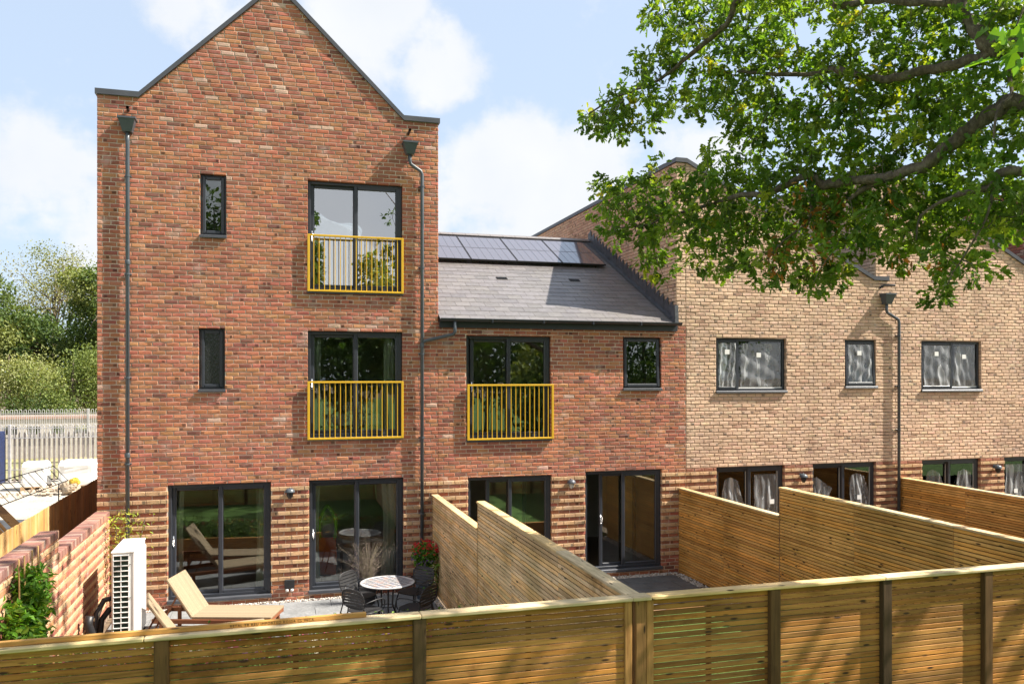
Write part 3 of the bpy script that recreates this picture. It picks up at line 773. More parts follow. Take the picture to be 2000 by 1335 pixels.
# ------------------------------------------------------------------ buff houses (saw-tooth roofs)
def buff_house(label, c, jt, uend, zp, flat, slope_end, ops, pal=pal_buff, side_to=9.97, side_z0=5.1, lamps=(), depth=10.0):
    H = empty('brick_house', (0,0,0), label=label, cat='house')
    zlow = 6.345; k_ = (zp-zlow)/(slope_end-flat)
    def Lb(z): return c if z > 5.17 or jt is None else jt+.010
    def Rb(z):
        if z <= zlow: return uend
        return min(uend, slope_end-(z-zlow)/k_)
    holes = list(ops) + ([(jt-.004, jt+.005, 5.17, zp)] if jt else [])
    mb = MB(); lay(mb, Tf, Lb, Rb, -.15, zp, holes, pal, band_buff if pal is pal_buff else None)
    Tside = lambda u, o, z: (c-o, u, z)      # left flank: u runs back from the facade, outward = -u
    lay(mb, Tside, lambda z: .012, lambda z: side_to, side_z0, zp, [], pal)
    W = mb.build('wall', M['brick'], H)
    mb = MB(); x0 = (c if jt is None else jt)+.006
    backing(mb, [(x0,zlow),(slope_end,zlow),(flat,zp-.005),(x0,zp-.005)], x0, uend, -.2, zlow, list(ops), Tf)
    mb.box((c+.006,.006,side_z0-1.0),(x0+.02,.3,zp-.01)) if jt else None
    mb.box((c+.006,.012,side_z0-1.0),(c+.3,side_to,zp-.01))
    mb.build('mortar', M['mortar_b'], W)
    coping(H, [(c-.03,zp+.045),(flat,zp+.045),(slope_end,zlow+.05),(slope_end+.40,zlow+.05)], Tf, .3, .045, .09)
    mb = MB(); mb.box((c-.03,.301,zp-.045),(c+.22,side_to,zp+.043)); mb.build('side_coping', M['coping'], H)
    mb = MB(); mb.add([(c+.3,.3,zp-.15),(uend,.3,zlow-.2),(uend,side_to,zlow-.2),(c+.3,side_to,zp-.15)], [(0,1,2,3)], (.6,.6,.6)); mb.build('roof', M['slate'], H)
    for l in lamps: wall_lamp(H, *l)
    return H
OPB1 = [(9.055,10.785,3.765,4.935), (12.305,13.16,3.85,4.935), (9.065,10.742,.10,2.17), (11.463,13.16,.10,2.175)]
B1 = buff_house('buff brick house adjoining the low red house, two film covered windows upstairs', 8.12, 8.339, 13.50, 8.675, 8.35, 13.08, OPB1, side_to=10.4, lamps=[(11.146,1.92)])
casement(B1, *OPB1[0], split=9.62, films=True); casement(B1, *OPB1[1], films=True, swing=.05)
sliding(B1, *OPB1[2], hnd=False, films=[(0,'loose',(.5,.45)),(1,'full',(.75,.62))]); sliding(B1, *OPB1[3], hnd=False, films=[(0,'torn',(.3,.2)),(1,'loose',(.5,.62))])
room(B1, 8.7, 11.0, 3.6, 5.3, 2.6); room(B1, 12.0, 13.3, 3.6, 5.3, 2.6); room(B1, 8.6, 11.05, .12, 2.4, 3); room(B1, 11.2, 13.3, .12, 2.4, 3)
downpipe(B1, [(13.37,-.08,5.80),(13.37,-.075,5.62),(13.39,-.07,5.57),(13.69,-.07,5.42),(13.715,-.07,5.36),(13.715,-.07,.1)], (13.38,5.76,6.0), [(13.24,0,6.13),(13.30,-.06,6.19),(13.56,-.12,6.19)], [(13.715,5.05),(13.715,3.9),(13.715,2.9)])
OPB2 = [(14.395,16.129,3.765,4.935), (17.66,18.5,3.85,4.935), (14.42,16.11,.10,2.17), (16.82,18.5,.10,2.175)]
B2 = buff_house('further buff brick house behind the tree with a taped two pane upstairs window', 13.135, None, 18.7, 8.95, 13.3, 18.4, [o for o in OPB2], side_to=10.4, side_z0=6.3, lamps=[(16.511,1.95)])
casement(B2, *OPB2[0], split=15.33, films=True); casement(B2, *OPB2[1], films=True)
sliding(B2, *OPB2[2], hnd=False, films=[(0,'loose',(.7,.5)),(1,'loose',(.6,.55))]); sliding(B2, *OPB2[3], hnd=False, films=[(0,'full',(.5,.6)),(1,'full',(.5,.6))])
room(B2, 14.0, 16.5, 3.6, 5.3, 2.6); room(B2, 17.4, 18.6, 3.6, 5.3, 2.6); room(B2, 14.0, 16.4, .12, 2.4, 3); room(B2, 16.5, 18.6, .12, 2.4, 3)
B3 = empty('brick_house', (0,0,0), label='dark red brick gable flank just visible beyond the buff houses', cat='house')
mb = MB(); lay(mb, lambda u,o,z: (18.78-o,u,z), lambda z: 0, lambda z: 9, 6.0, 9.0, [], pal_mulled); W3 = mb.build('wall', M['brick'], B3)
mb = MB(); mb.box((18.79,.3,-.2),(24,9,8.9)); mb.box((18.79,.01,-.2),(24,.3,8.9)); mb.build('mortar', M['mortar_b'], W3)
# ------------------------------------------------------------------ ground
def sheet(name, mat, pts, z, kind='structure', sub=0):
    mb = MB(); n = len(pts); mb.add([(x,y,z) for x,y in pts], [tuple(range(n))]); return tag(mb.build(name, M[mat]), kind=kind)
sheet('ground', 'soil', [(-900,-700),(900,-700),(900,1500),(-900,1500)], -.06)
sheet('site_ground', 'site', [(-60,-30),(-3.0,-30),(-3.0,21),(-60,21)], -.02)
sheet('verge', 'verge', [(-80,21),(40,21),(40,60),(-80,60)], .03)
sheet('meadow', 'grass', [(-80,-120),(60,-120),(60,-9.4),(-80,-9.4)], .38)
def lawn(u0, u1, zt=.40):
    mb = MB(); mb.box((u0,-9.4,-.05),(u1,-3.95,zt)); tag(mb.build('lawn', M['grass']), kind='structure')
    mb = MB(); mb.bbox((u0,-3.95,-.03),(u1,-3.85,.2),.006); mb.bbox((u0,-3.955,.203),(u1,-3.855,.45),.006)
    return mb
def paving(u0, u1, v0, v1, mat, step=.6, name='patio_paving'):
    mb = MB(); v = v1; r_ = 0
    while v > v0+.05:
        a = max(v-.45, v0); u = u0-(.3 if r_ % 2 else 0)
        while u < u1:
            x0, x1 = max(u, u0), min(u+.9 if False else u+step, u1)
            if x1-x0 > .03:
                k_ = random.uniform(.86,1.12); mb.bbox((x0+.003,a+.003,-.04),(x1-.003,v-.003,.012+random.uniform(-.001,.001)), .003, (k_,k_,k_))
            u += step
        v = a; r_ += 1
    return tag(mb.build(name, M[mat]), kind='structure')
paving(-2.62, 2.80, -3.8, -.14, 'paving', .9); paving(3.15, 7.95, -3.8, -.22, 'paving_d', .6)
def stones(name, rects, n, label_kind='stuff'):
    V = []; F = []; C = []
    base = np.array([(1,0,0),(-1,0,0),(0,1,0),(0,-1,0),(0,0,1),(0,0,-1)], float); tri = [(0,2,4),(2,1,4),(1,3,4),(3,0,4),(2,0,5),(1,2,5),(3,1,5),(0,3,5)]
    tot = sum((r_[1]-r_[0])*(r_[3]-r_[2]) for r_ in rects)
    for r_ in rects:
        for _ in range(int(n*(r_[1]-r_[0])*(r_[3]-r_[2])/tot)):
            s_ = rng.uniform(.010,.019); p = base*rng.uniform(.7,1.3,(6,1))*s_; a = rng.uniform(0,6.3); c_, q_ = math.cos(a), math.sin(a)
            p = np.stack([p[:,0]*c_-p[:,1]*q_, p[:,0]*q_+p[:,1]*c_, p[:,2]*.8], 1) + [rng.uniform(r_[0],r_[1]), rng.uniform(r_[2],r_[3]), rng.uniform(.0,.02)]
            b = len(V)*6; V.append(p); F += [(x+b,y+b,z+b) for x,y,z in tri]; k_ = rng.uniform(.7,1.25); C += [(k_,k_*.97,k_*.93)]*8
    return tag(mesh_np(name, np.concatenate(V), np.array(F), np.array(C), M['gravelm']), kind='stuff')
stones('gravel', [(-2.6,2.85,-.14,-.01),(2.80,2.90,-3.6,-.14)], 1900); stones('gravel', [(3.0,8.1,-.23,-.01),(7.94,8.15,-3.6,-.2)], 2600)
# raised planted edge and lawns
for (a, b, lab) in ((-2.75,2.88,'timber sleeper retaining wall between the grey patio and the lawn'),(3.0,8.14,'timber sleeper retaining wall behind the dark patio of the low house')):
    tag(lawn(a, b).build('retaining_wall', M['wx']), lab, 'retaining wall')
for (a, b) in ((8.25,13.78),(13.9,19)):
    mb = MB(); mb.box((a,-9.4,-.05),(b,-.05,.05)); tag(mb.build('garden_soil', M['soil']), kind='structure')

# ------------------------------------------------------------------ slatted fences
def tone(k0=.82, k1=1.15):
    k_ = random.uniform(k0, k1); r_ = random.random()
    if r_ < .3: return (k_*1.10, k_*.98, k_*.78)
    if r_ < .45: return (k_*.84, k_*.78, k_*.72)
    if r_ < .52: return (k_*.97, k_*.98, k_*.85)
    return (k_, k_, k_)
def side_fence(u, segs, label, pitch=.0515, mat='wy'):
    """segs: (v_from, v_to, ztop, zbottom); boards on the left face, grain along v"""
    root = empty('slatted_fence', (0,0,0), label=label, cat='fence', group='slatted fences dividing the gardens')
    for (va, vb, zt, zb) in segs:
        nb = max(1, round((va-vb)/1.85)); step = (va-vb)/nb
        for i in range(nb):
            a = va-i*step; b = a-step; mb = MB(); z = zt-.035
            while z > zb+.04:
                t_ = tone(); mb.bbox((u-.020+random.uniform(-.0015,.0015), b+.002, z-.040), (u, a-.002, z), .003, t_)
                z -= pitch
            mb.box((u+.051, b+.002, zb+.02), (u+.062, a-.002, zt-.035), (.45,.42,.4)); mb.build('slat_panel', M[mat], root)  # solid board added behind the slats, its dark tint standing for shade in gaps
            p = MB(); p.bbox((u+.004, b+.055, zb-.3), (u+.046, b+.13, zt-.03), .004, (1,1,1))
            p.build('post', M['wz'], root)
            for y_ in (b, a-.047):
                q = MB(); q.bbox((u+.002, y_, zb-.05), (u+.048, y_+.045, zt-.032), .004, (2,2,2)); q.build('stile', M['wz'], root)
            c = MB(); t_ = tone(.95,1.08); c.bbox((u-.045, b+.001, zt-.030), (u+.09, a-.001, zt), .005, t_); c.build('cap_board', M['capy'], root)
        # closing stile at the far end where the fence steps
        q = MB(); q.bbox((u-.022, va+.002, zb), (u+.07, va+.02, zt-.031), .003, (2.2,2.1,1.9)); q.build('end_stile', M['wz'], root)
    return root
side_fence(2.935, [(-.02,-3.66,1.85,.0),(-3.685,-9.12,2.26,.38)], 'slatted timber fence from the grey patio corner with a dark damp stain, stepping up')
side_fence(8.19, [(-.02,-3.58,1.78,.0),(-3.605,-9.12,2.26,.2)], 'slatted timber fence rising from the dark patio beside the low house', mat='wyg')
side_fence(13.83, [(-.02,-9.12,1.80,.0)], 'slatted timber fence between the two buff brick houses', mat='wyg')

def front_fence(us, label, zt=2.262, v=-9.19, pitch=.0503, zbot=-.2, caps=None, endbat=(False, False), posts=None):
    root = empty('slatted_fence', (0,0,0), label=label, cat='fence', group='garden end fences')
    for i, (a, b) in enumerate(zip(us[:-1], us[1:])):
        mb = MB(); z = zt-.045
        while z > zbot:
            mb.bbox((a+.04, v-.010+random.uniform(-.001,.001), z-.0415+random.uniform(-.0015,.0015)), (b-.04, v+.010, z), .003, tone(.62,1.25)); z -= pitch
        mb.build('slat_panel', M['wx'], root)
        c = MB(); 
        for x in ((a+b)/2-.02, (a+b)/2+.0): pass
        c.bbox(((a+b)/2-.022, v+.012, zbot), ((a+b)/2+.022, v+.04, zt-.035), .003, (1.6,1.5,1.3)); c.build('batten', M['wz'], root)
    for x in posts:
        p = MB(); p.bbox((x-.05, v-.065, zbot-.2), (x+.05, v+.045, zt-.032), .006, tone(.30,.8)); p.build('post', M['wz'], root)
    for x in endbat:
        p = MB(); p.bbox((x-.033, v-.03, zbot-.2), (x+.033, v+.03, zt-.034), .005, (2.6,2.3,1.7)); p.build('post', M['wz'], root)
    for (a, b) in caps:
        c = MB(); c.bbox((a+.0015, v-.075, zt-.030), (b-.0015, v+.055, zt), .006, tone(.92,1.08)); c.build('cap_board', M['capx'], root)
    return root
front_fence([-4.55,-2.67,-.785,1.09,2.915], 'long slatted fence across the foreground below the loose batten', caps=[(-4.5,-.9),(-.9,1.10),(1.10,2.90)], posts=[-4.55,-2.67,-.785,1.09], endbat=(2.876,))
front_fence([3.04,4.285,5.48,6.66,7.86,9.06,10.26,11.46,12.66,13.86,15.06,16.26,17.46,18.66], 'slatted fence with closely spaced posts across the right foreground', caps=[(3.07,5.45),(5.45,7.9),(7.9,10.3),(10.3,12.7),(12.7,15.1),(15.1,18.7)], posts=[4.285,5.48,6.66,7.86,9.06,10.26,11.46,12.66,13.86,15.06,16.26,17.46,18.66], endbat=(3.076,))
# corner post where the dividing fence meets both
root = empty('fence_post', (2.992,-9.19,-.3), label='square corner post between the two foreground fences', cat='post')
mb = MB(); mb.bbox((-.048,-.03,0),(.048,.035,2.53),.006,(1.7,1.5,1.15)); mb.build('post', M['wz'], root)
mb = MB(); mb.bbox((-.092,-.077,2.531),(.077,.068,2.562),.005,(.8,.8,.78)); mb.build('post_cap', M['capx'], root)
# loose batten lying on the cap with its mill stamp
ang_b = math.atan2(.02, 3.4)
bt = empty('timber_batten', (-1.0,-9.185,2.264), ang_b, label='loose orange timber batten with printed lettering resting on the fence cap', cat='batten')
mb = MB(); mb.bbox((-3.2,-.022,0),(1.68,.018,.034),.003); mb.build('board', M['battenm'], bt)
tcu = bpy.data.curves.new('stamped_text', 'FONT'); tcu.body = 'RETAL TR REU IMPORTED ROSSA CL INCA'; tcu.size = .026; tcu.extrude = .0004; tcu.space_character = 1.25
to = bpy.data.objects.new('stamped_text', tcu); col.objects.link(to); to.parent = bt; to.location = (.68,-.0226,.007); to.rotation_euler = (R(90),0,0)
tcu.materials.append(plain('stamp_ink', (.10,.045,.02), .8))
bpy.context.view_layer.update()
me_ = bpy.data.meshes.new_from_object(to.evaluated_get(bpy.context.evaluated_depsgraph_get()))
to2 = bpy.data.objects.new('stamped_text', me_); col.objects.link(to2); to2.parent = bt; to2.location = to.location; to2.rotation_euler = to.rotation_euler; bpy.data.objects.remove(to); to2.name = 'stamped_text'

# ------------------------------------------------------------------ brick garden wall on the left
GW = empty('garden_wall', (0,0,0), label='striped red and buff brick garden wall with stepped brick coping', cat='wall')
mb = MB(); u_ = -2.76
Tg = lambda a, o, z: (u_+o, a, z)
def band_g(kk, z): return (pal_buffband, .004) if kk % 2 else (pal_red, 0.0)
lay(mb, Tg, lambda z: -3.49, lambda z: -.02, .0, 1.66, [], pal_red, band_g)
lay(mb, Tg, lambda z: -9.05, lambda z: -3.505, .0, 1.96, [], pal_red, band_g)
gw = mb.build('brickwork', M['brick'], GW)
mb = MB(); mb.box((u_-.21,-3.49,-.2),(u_-.001,-.02,1.675)); mb.box((u_-.21,-9.05,-.2),(u_-.001,-3.50,1.975)); mb.build('mortar', M['mortar_b'], gw)
mb = MB()
for (a, b, zt) in ((-3.497,-.02,1.785),(-9.05,-3.50,2.085)):
    v = a
    while v < b-.02:
        c = pal_mulled() if random.random() < .6 else pal_red(); g_ = sum(c)/3; c = tuple(min(1, (x*.65+g_*.35)*.95) for x in c)
        e = min(v+.068, b); mb.bbox((u_-.215+random.uniform(-.002,.002), v, zt-.105), (u_+.010+random.uniform(-.002,.002), e, zt+random.uniform(-.002,.002)), .005, c); v += .0765
mb.build('brick_coping', M['brick'], GW)
mb = MB()
for (a, b, zt) in ((-3.497,-.02,1.785),(-9.05,-3.50,2.085)): mb.box((u_-.208,a,zt-.108),(u_+.003,b,zt-.008))
mb.build('mortar', M['mortar_b'], GW)

# vertical boarded boundary fence beyond it
CB = empty('boarded_fence', (0,0,0), label='tall vertical boarded timber fence running beside the brick house', cat='fence')
v = -9.0
while v < 7.2:
    mb = MB(); e = v+1.83; x = v
    while x < e:
        mb.bbox((-3.76+random.uniform(-.003,.003)+(.012 if int(round((x-v)/.1)) % 2 else 0), x+.002, .02), (-3.742, min(x+.098, e), 1.88+random.uniform(-.006,.004)), .003, tone(.85,1.12)); x += .1
    mb.build('board_panel', M['wzl'], CB)
    p = MB(); p.bbox((-3.87,v-.05,-.2),(-3.77,v+.05,1.8),.006,(2,1.8,1.5)); p.build('post', M['wz'], CB); v = e
mb = MB(); 
for z in (.35,1.0,1.6): mb.bbox((-3.80,-9,z),(-3.762,7,z+.07),.004)
mb.build('rail', M['wy'], CB)

# ------------------------------------------------------------------ heat pump
HP = empty('heat_pump', (0,0,0), label='tall white heat pump unit with green tinted grille beside the brick garden wall', cat='heat pump')
hu0, hu1, hv0, hv1, hz = -2.35, -2.03, -2.18, -1.14, 1.50
mb = MB(); mb.bbox((hu0,hv0+.012,.08),(hu1,hv1,hz-.03),.012); mb.bbox((hu0-.008,hv0,hz-.03),(hu1+.008,hv1+.008,hz),.008); mb.bbox((hu1-.03,hv0+.004,.1),(hu1+.002,hv0+.10,hz-.032),.008)
mb.bbox((hu1-.005,hv0+.13,.12),(hu1+.022,hv1-.03,hz-.10),.015)
mb.build('casing', M['white'], HP)
mb = MB(); mb.box((hu0+.03,hv0+.002,.12),(hu0+.235,hv0+.011,hz-.06)); bk = mb.build('grille_backing', plain('coil_green', (.008,.03,.022), .5, var=.3, vs=40), HP)
mb = MB(); n = 17; hh = (hz-.06-.12)/n
for i in range(n+1): mb.bbox((hu0+.02,hv0-.008,.112+i*hh),(hu0+.245,hv0+.004,.128+i*hh),.003)
for x in (.02,.125,.232): mb.bbox((hu0+x,hv0-.0065,.12),(hu0+x+.013,hv0+.003,hz-.06),.003)
mb.build('grille', M['white'], HP)
mb = MB()
for z in (.25,.8,1.3): mb.lathe([(.012,0),(.012,.004),(0,.005)], (hu1-.06,hv0-.003,z), 8)
mb.build('screws', M['darkm'], HP)
mb = MB()
for v in (hv0+.1,hv1-.15): mb.bbox((hu0-.02,v,-.0),(hu1+.02,v+.08,.08),.01)
mb.build('feet', M['black'], HP)
mb = MB(); mb.tube([(-2.34,-1.9,.75),(-2.50,-1.9,.72),(-2.58,-2.0,.55),(-2.6,-2.1,.3),(-2.62,-2.1,.02)],.04,10); mb.tube([(-2.34,-1.7,.55),(-2.46,-1.7,.52),(-2.55,-1.8,.4),(-2.58,-1.9,.02)],.045,10)
mb.tube([(-2.4,-2.25,.1),(-2.55,-2.35,.25),(-2.62,-2.4,.5),(-2.6,-2.38,.62)],.06,10); mb.build('insulated_pipe', M['black'], HP, smooth=True)
mb = MB(); mb.tube([(-2.55,-1.95,.62),(-2.60,-2.04,.44)],.045,10); mb.build('pipe_wrap', M['curtain'], HP, smooth=True)

# ------------------------------------------------------------------ sun loungers
def lounger(label):
    g = 'wooden sun loungers on the patio'
    root = empty('sun_lounger', (0,0,0), label=label, cat='sun lounger', group=g)
    wv = plain('woven_mesh', (.31,.235,.15), .85, var=.15, vs=60, bmp=.5) if 'woven_mesh' not in MATS else MATS['woven_mesh']
    L_, W_ = 1.25, .72
    f = MB()
    for y in (-W_/2, W_/2-.04): f.bbox((-.62,y,.24),(L_,y+.04,.31),.006)
    f.bbox((L_-.04,-W_/2+.04,.25),(L_,W_/2-.04,.31),.006); f.bbox((-.62,-W_/2+.04,.25),(-.58,W_/2-.04,.31),.006)
    for x in (0,.3,.6,.9): f.bbox((x,-W_/2+.04,.262),(x+.05,W_/2-.04,.285),.004)
    f.build('frame', M['teak'], root)
    for (x, y) in ((-.5,-W_/2),(-.5,W_/2-.045),(L_-.12,-W_/2),(L_-.12,W_/2-.045)):
        m_b = MB(); m_b.bbox((x,y+.0,.0),(x+.055,y+.045,.262),.005); m_b.build('leg', M['teak'], root)
    mb = MB(); ns_ = 30
    for i in range(ns_):
        y_ = -W_/2+.02+i*(W_-.04)/ns_; k_ = random.uniform(.86,1.1); mb.bbox((.0,y_,.330),(L_+.01,y_+(W_-.04)/ns_-.003,.350),.003,(k_,k_,k_))
    mb.bbox((.0,-W_/2+.018,.312),(L_+.012,W_/2-.018,.338),.008,(.7,.62,.55)); mb.build('seat_panel', wv, root)
    a = R(56); Mb = Matrix.Rotation(-a, 3, 'Y') # rises backwards
    d = Vector((-math.cos(a),0,math.sin(a)))
    mb = MB(); bl = .70; c = Vector((.0,0,.335))+d*bl/2
    Mx = Matrix((d, Vector((0,1,0)), d.cross(Vector((0,1,0))))).transposed()
    nrm = Mx @ Vector((0,0,1)); sg_ = 1 if nrm.x > 0 else -1
    for i in range(ns_):
        y_ = -W_/2+.02+(i+.5)*(W_-.04)/ns_; k_ = random.uniform(.86,1.1); mb.obox(c+Vector((0,y_,0))+nrm*.012*sg_, (bl, (W_-.04)/ns_-.003, .012), Mx, (k_,k_,k_))
    mb.obox(c-nrm*.004*sg_, (bl+.012, W_-.03, .020), Mx, (.7,.62,.55)); mb.build('backrest', wv, root)
    mb = MB()
    for y in (-W_/2+.05,W_/2-.07): mb.beam(Vector((.0,y,.31))+d*.42, (-.45,y,.27), .02, .025)
    mb.build('support_strut', M['teak'], root)
    return root
ax = math.atan2(-.355, 1.135)
l1 = lounger('wooden sun lounger with woven beige bed and raised back in front of the sliding door'); l1.location = (-1.16,-1.555,.012); l1.rotation_euler.z = ax
l2 = copy_tree(l1); l2['label'] = 'sun lounger whose raised back just shows over the fence beside the heat pump'; l2.location = (-1.37,-2.78,.012); l2.rotation_euler.z = .13

# ------------------------------------------------------------------ table and chairs
TB = empty('patio_table', (1.775,-2.12,.012), label='round patio table with blue and white mosaic top', cat='table')
mb = MB(); mb.lathe([(0,.722),(.435,.722),(.445,.728),(.445,.735),(.435,.741),(0,.741)], n=48); top_ = mb.build('table_top', plain('mosaic_white', (.50,.49,.48), .35, var=.04), TB, smooth=False)
mb = MB(); ca, sa = math.cos(.45), math.sin(.45); cell = .105
for i in range(-5,6):
    for j in range(-5,6):
        for q in range(3):
            hor = (i+j) % 2; o_ = (q-1)*.031; w_, h_ = (.090,.018) if hor else (.018,.090)
            cx_, cy_ = i*cell+(0 if hor else o_), j*cell+(o_ if hor else 0)
            if math.hypot(cx_,cy_) > .385: continue
            cc_ = random.choice(((.05,.07,.16),(.06,.06,.08),(.06,.06,.08),(.10,.10,.12),(.22,.10,.08)))
            P_ = [(cx_-w_/2,cy_-h_/2),(cx_+w_/2,cy_-h_/2),(cx_+w_/2,cy_+h_/2),(cx_-w_/2,cy_+h_/2)]
            mb.prism([(x*ca-y*sa, x*sa+y*ca) for x,y in P_], .7405, .7425, cc_, axis='z')
mb.build('mosaic_tiles', plain('mosaic_tile', (.9,.9,.9), .35, var=.05), top_)
mb = MB(); mb.tube([(.449*math.cos(q*math.pi/24),.449*math.sin(q*math.pi/24),.73) for q in range(49)], .010, 6, caps=False); mb.build('rim', M['darkm'], TB)
for k_ in range(3):
    t_ = k_*2.094+.5; mb = MB(); mb.tube([(.12*math.cos(t_),.12*math.sin(t_),.72),(.10*math.cos(t_),.10*math.sin(t_),.35),(.26*math.cos(t_),.26*math.sin(t_),.01)],.013,8); mb.build('leg', M['darkm'], TB, smooth=True)
mb = MB(); mb.tube([(.105*math.cos(q*math.pi/12),.105*math.sin(q*math.pi/12),.35) for q in range(25)], .008, 6, caps=False); mb.build('brace_ring', M['darkm'], TB)

def chair(label):
    root = empty('patio_chair', (0,0,0), label=label, cat='chair', group='dark metal armchairs round the patio table')
    s = MB(); n = 28      # rounded seat, faces +x
    prof = []
    def se(a, rx, ry, p=3.2): return (math.copysign(abs(math.cos(a))**(2/p), math.cos(a))*rx, math.copysign(abs(math.sin(a))**(2/p), math.sin(a))*ry)
    P = [se(2*math.pi*i/n, .22, .23) for i in range(n)]; s.prism(P, .442, .452, axis='z'); s.tube([(x,y,.447) for x,y in P+[P[0]]], .009, 6)
    s.build('seat', M['darkm'], root)
    b = MB(); bc = (-.25,0,.66); tilt = .22
    def bp(y, z): return (bc[0]-z*math.tan(tilt)+.03*math.cos(y*4)-.03, y, bc[2]+z)
    Q = [se(2*math.pi*i/n, .225, .155) for i in range(n)]
    b.tube([bp(y,z) for y,z in Q+[Q[0]]], .010, 8)
    for i in range(6):
        z = -.125+i*.05; wd = .222*(1-(abs(z)/.16)**3.2)**(1/3.2) if abs(z) < .16 else .05
        m_ = 8
        for j in range(m_):
            y0, y1 = -wd+2*wd*j/m_, -wd+2*wd*(j+1)/m_
            a0, a1 = bp(y0,z-.019), bp(y1,z-.019); c0_, c1_ = bp(y0,z+.019), bp(y1,z+.019)
            b.add([a0,a1,c1_,c0_,(a0[0]+.004,a0[1],a0[2]),(a1[0]+.004,a1[1],a1[2]),(c1_[0]+.004,c1_[1],c1_[2]),(c0_[0]+.004,c0_[1],c0_[2])], [(0,1,2,3),(7,6,5,4),(0,4,5,1),(3,2,6,7)])
    b.build('backrest', M['darkm'], root)
    for sy in (-1, 1):
        a = MB(); a.tube([(-.27,sy*.215,.60),(-.22,sy*.27,.64),(-.05,sy*.285,.655),(.10,sy*.28,.645),(.17,sy*.265,.60),(.185,sy*.245,.50),(.18,sy*.21,.445)], .0095, 8); a.build('armrest', M['darkm'], root, smooth=True)
        l = MB(); l.tube([(.17,sy*.18,.442),(.20,sy*.215,.30),(.235,sy*.24,.008)], .011, 8); l.build('leg', M['darkm'], root, smooth=True)
        l = MB(); l.tube([(-.20,sy*.15,.60),(-.20,sy*.17,.442),(-.235,sy*.205,.25),(-.29,sy*.235,.008)], .011, 8); l.build('leg', M['darkm'], root, smooth=True)
    return root
c1 = chair('metal patio armchair nearest the glass door, back towards the door, left of the table')
CH = [((1.38,-1.72),-.75), ((2.27,-1.72),-2.45,'metal patio armchair nearest the flower pot, behind the table'), ((1.36,-2.58),.72,'metal patio armchair front left of the table with its back to the lawn'), ((2.14,-2.68),2.35,'metal patio armchair front right of the table by the slatted fence')]
c1.location = (*CH[0][0], .012); c1.rotation_euler.z = CH[0][1]
for (p, a, lb) in CH[1:]:
    c = copy_tree(c1); c.location = (*p, .012); c.rotation_euler.z = a; c['label'] = lb

# ------------------------------------------------------------------ foliage builders
LEAF = np.array([(0,0),(.07,.12),(.22,.22),(.10,.36),(.30,.50),(.16,.62),(.24,.80),(0,1)], float)
def orient(n, droop=.3):
    """random frames: columns x (width), y (length), z (normal)"""
    y = rng.normal(size=(n,3)); y[:,2] -= droop; y /= np.linalg.norm(y,axis=1,keepdims=True)
    z = rng.normal(size=(n,3)); z[:,2] = abs(z[:,2])+.9; z -= y*(z*y).sum(1,keepdims=True); z /= np.linalg.norm(z,axis=1,keepdims=True)
    x = np.cross(y,z); return x, y, z
def leaves(name, P, size, cols, mat, parent=None, droop=.3, shape=LEAF, fold=.18, frames=None):
    n = len(P); x, y, z = frames if frames else orient(n, droop)
    s = size if not np.isscalar(size) else np.full(n, size)
    k = len(shape); V = np.zeros((n, 2, k, 3))
    for h, sg in ((0, 1), (1, -1)):
        for i, (a, b) in enumerate(shape):
            V[:,h,i] = P + s[:,None]*(x*(sg*a) + y*b + z*(abs(a)*fold*2 - b*b*.15))
    F = np.arange(n*2*k).reshape(-1, k); F[1::2] = F[1::2, ::-1]
    return mesh_np(name, V.reshape(-1,3), F, np.repeat(cols, 2, axis=0), mat, parent)
QUAD = np.array([(0,0),(.30,.45),(.22,.8),(0,1)], float)
NARROW = np.array([(0,0),(.16,.35),(.12,.75),(0,1)], float)
def greens(n, pal):
    pal = np.array(pal); i = rng.integers(0, len(pal), n); return pal[i]*rng.uniform(.75,1.25,(n,1))

# ------------------------------------------------------------------ small plants by the house
def bush(name, label, cat, P, size, pal, stems=None, mat='leaf2', shape=QUAD, extra=None, droop=.1):
    root = empty(name, tuple(P.mean(0)*[1,1,0]), label=label, cat=cat); off = P.mean(0)*[1,1,0]
    leaves('leaves', P-off, size, greens(len(P), pal), M[mat], root, droop, shape)
    if stems:
        mb = MB()
        for s_ in stems: mb.tube([tuple(np.array(p)-off) for p in s_], .008, 6)
        mb.build('stem', M['bark'], root)
    return root, off
# trained evergreen on canes
n = 4600; P = np.stack([rng.uniform(-2.72,-2.50,n), rng.normal(-5.42,.36,n), rng.uniform(.0,2.0,n)],1)
P = P[(np.abs(P[:,1]+5.42) < .62-.10*np.sin(P[:,2]*7)) & (P[:,2] < 1.97-.35*np.abs(P[:,1]+5.3)+.12*np.sin(P[:,1]*9))]
r_, off = bush('climbing_shrub', 'glossy green shrub trained on canes against the brick garden wall', 'shrub', P, .10, [(.08,.19,.02),(.11,.24,.03),(.06,.14,.02),(.18,.27,.04)], [[(-2.66,-5.4,0),(-2.64,-5.45,1.0),(-2.66,-5.3,1.7)],[(-2.66,-5.5,0),(-2.62,-5.7,.8),(-2.64,-5.8,1.4)]], 'leaf', shape=np.array([(0,0),(.17,.25),(.22,.55),(0,1)]))
for v in (-5.72,-5.52,-5.22,-4.98):
    mb = MB(); mb.tube([tuple(np.array((-2.60,v,0))-off), tuple(np.array((-2.64,v+.03,2.16))-off)], .009, 6); mb.build('cane', M['wzl'], r_)
n = 420; P = np.stack([rng.normal(-2.46,.20,n), rng.normal(-.42,.12,n), rng.beta(3,1.6,n)*1.75+.1],1); P = P[(P[:,0] > -2.72) & (P[:,1] < -.1)]
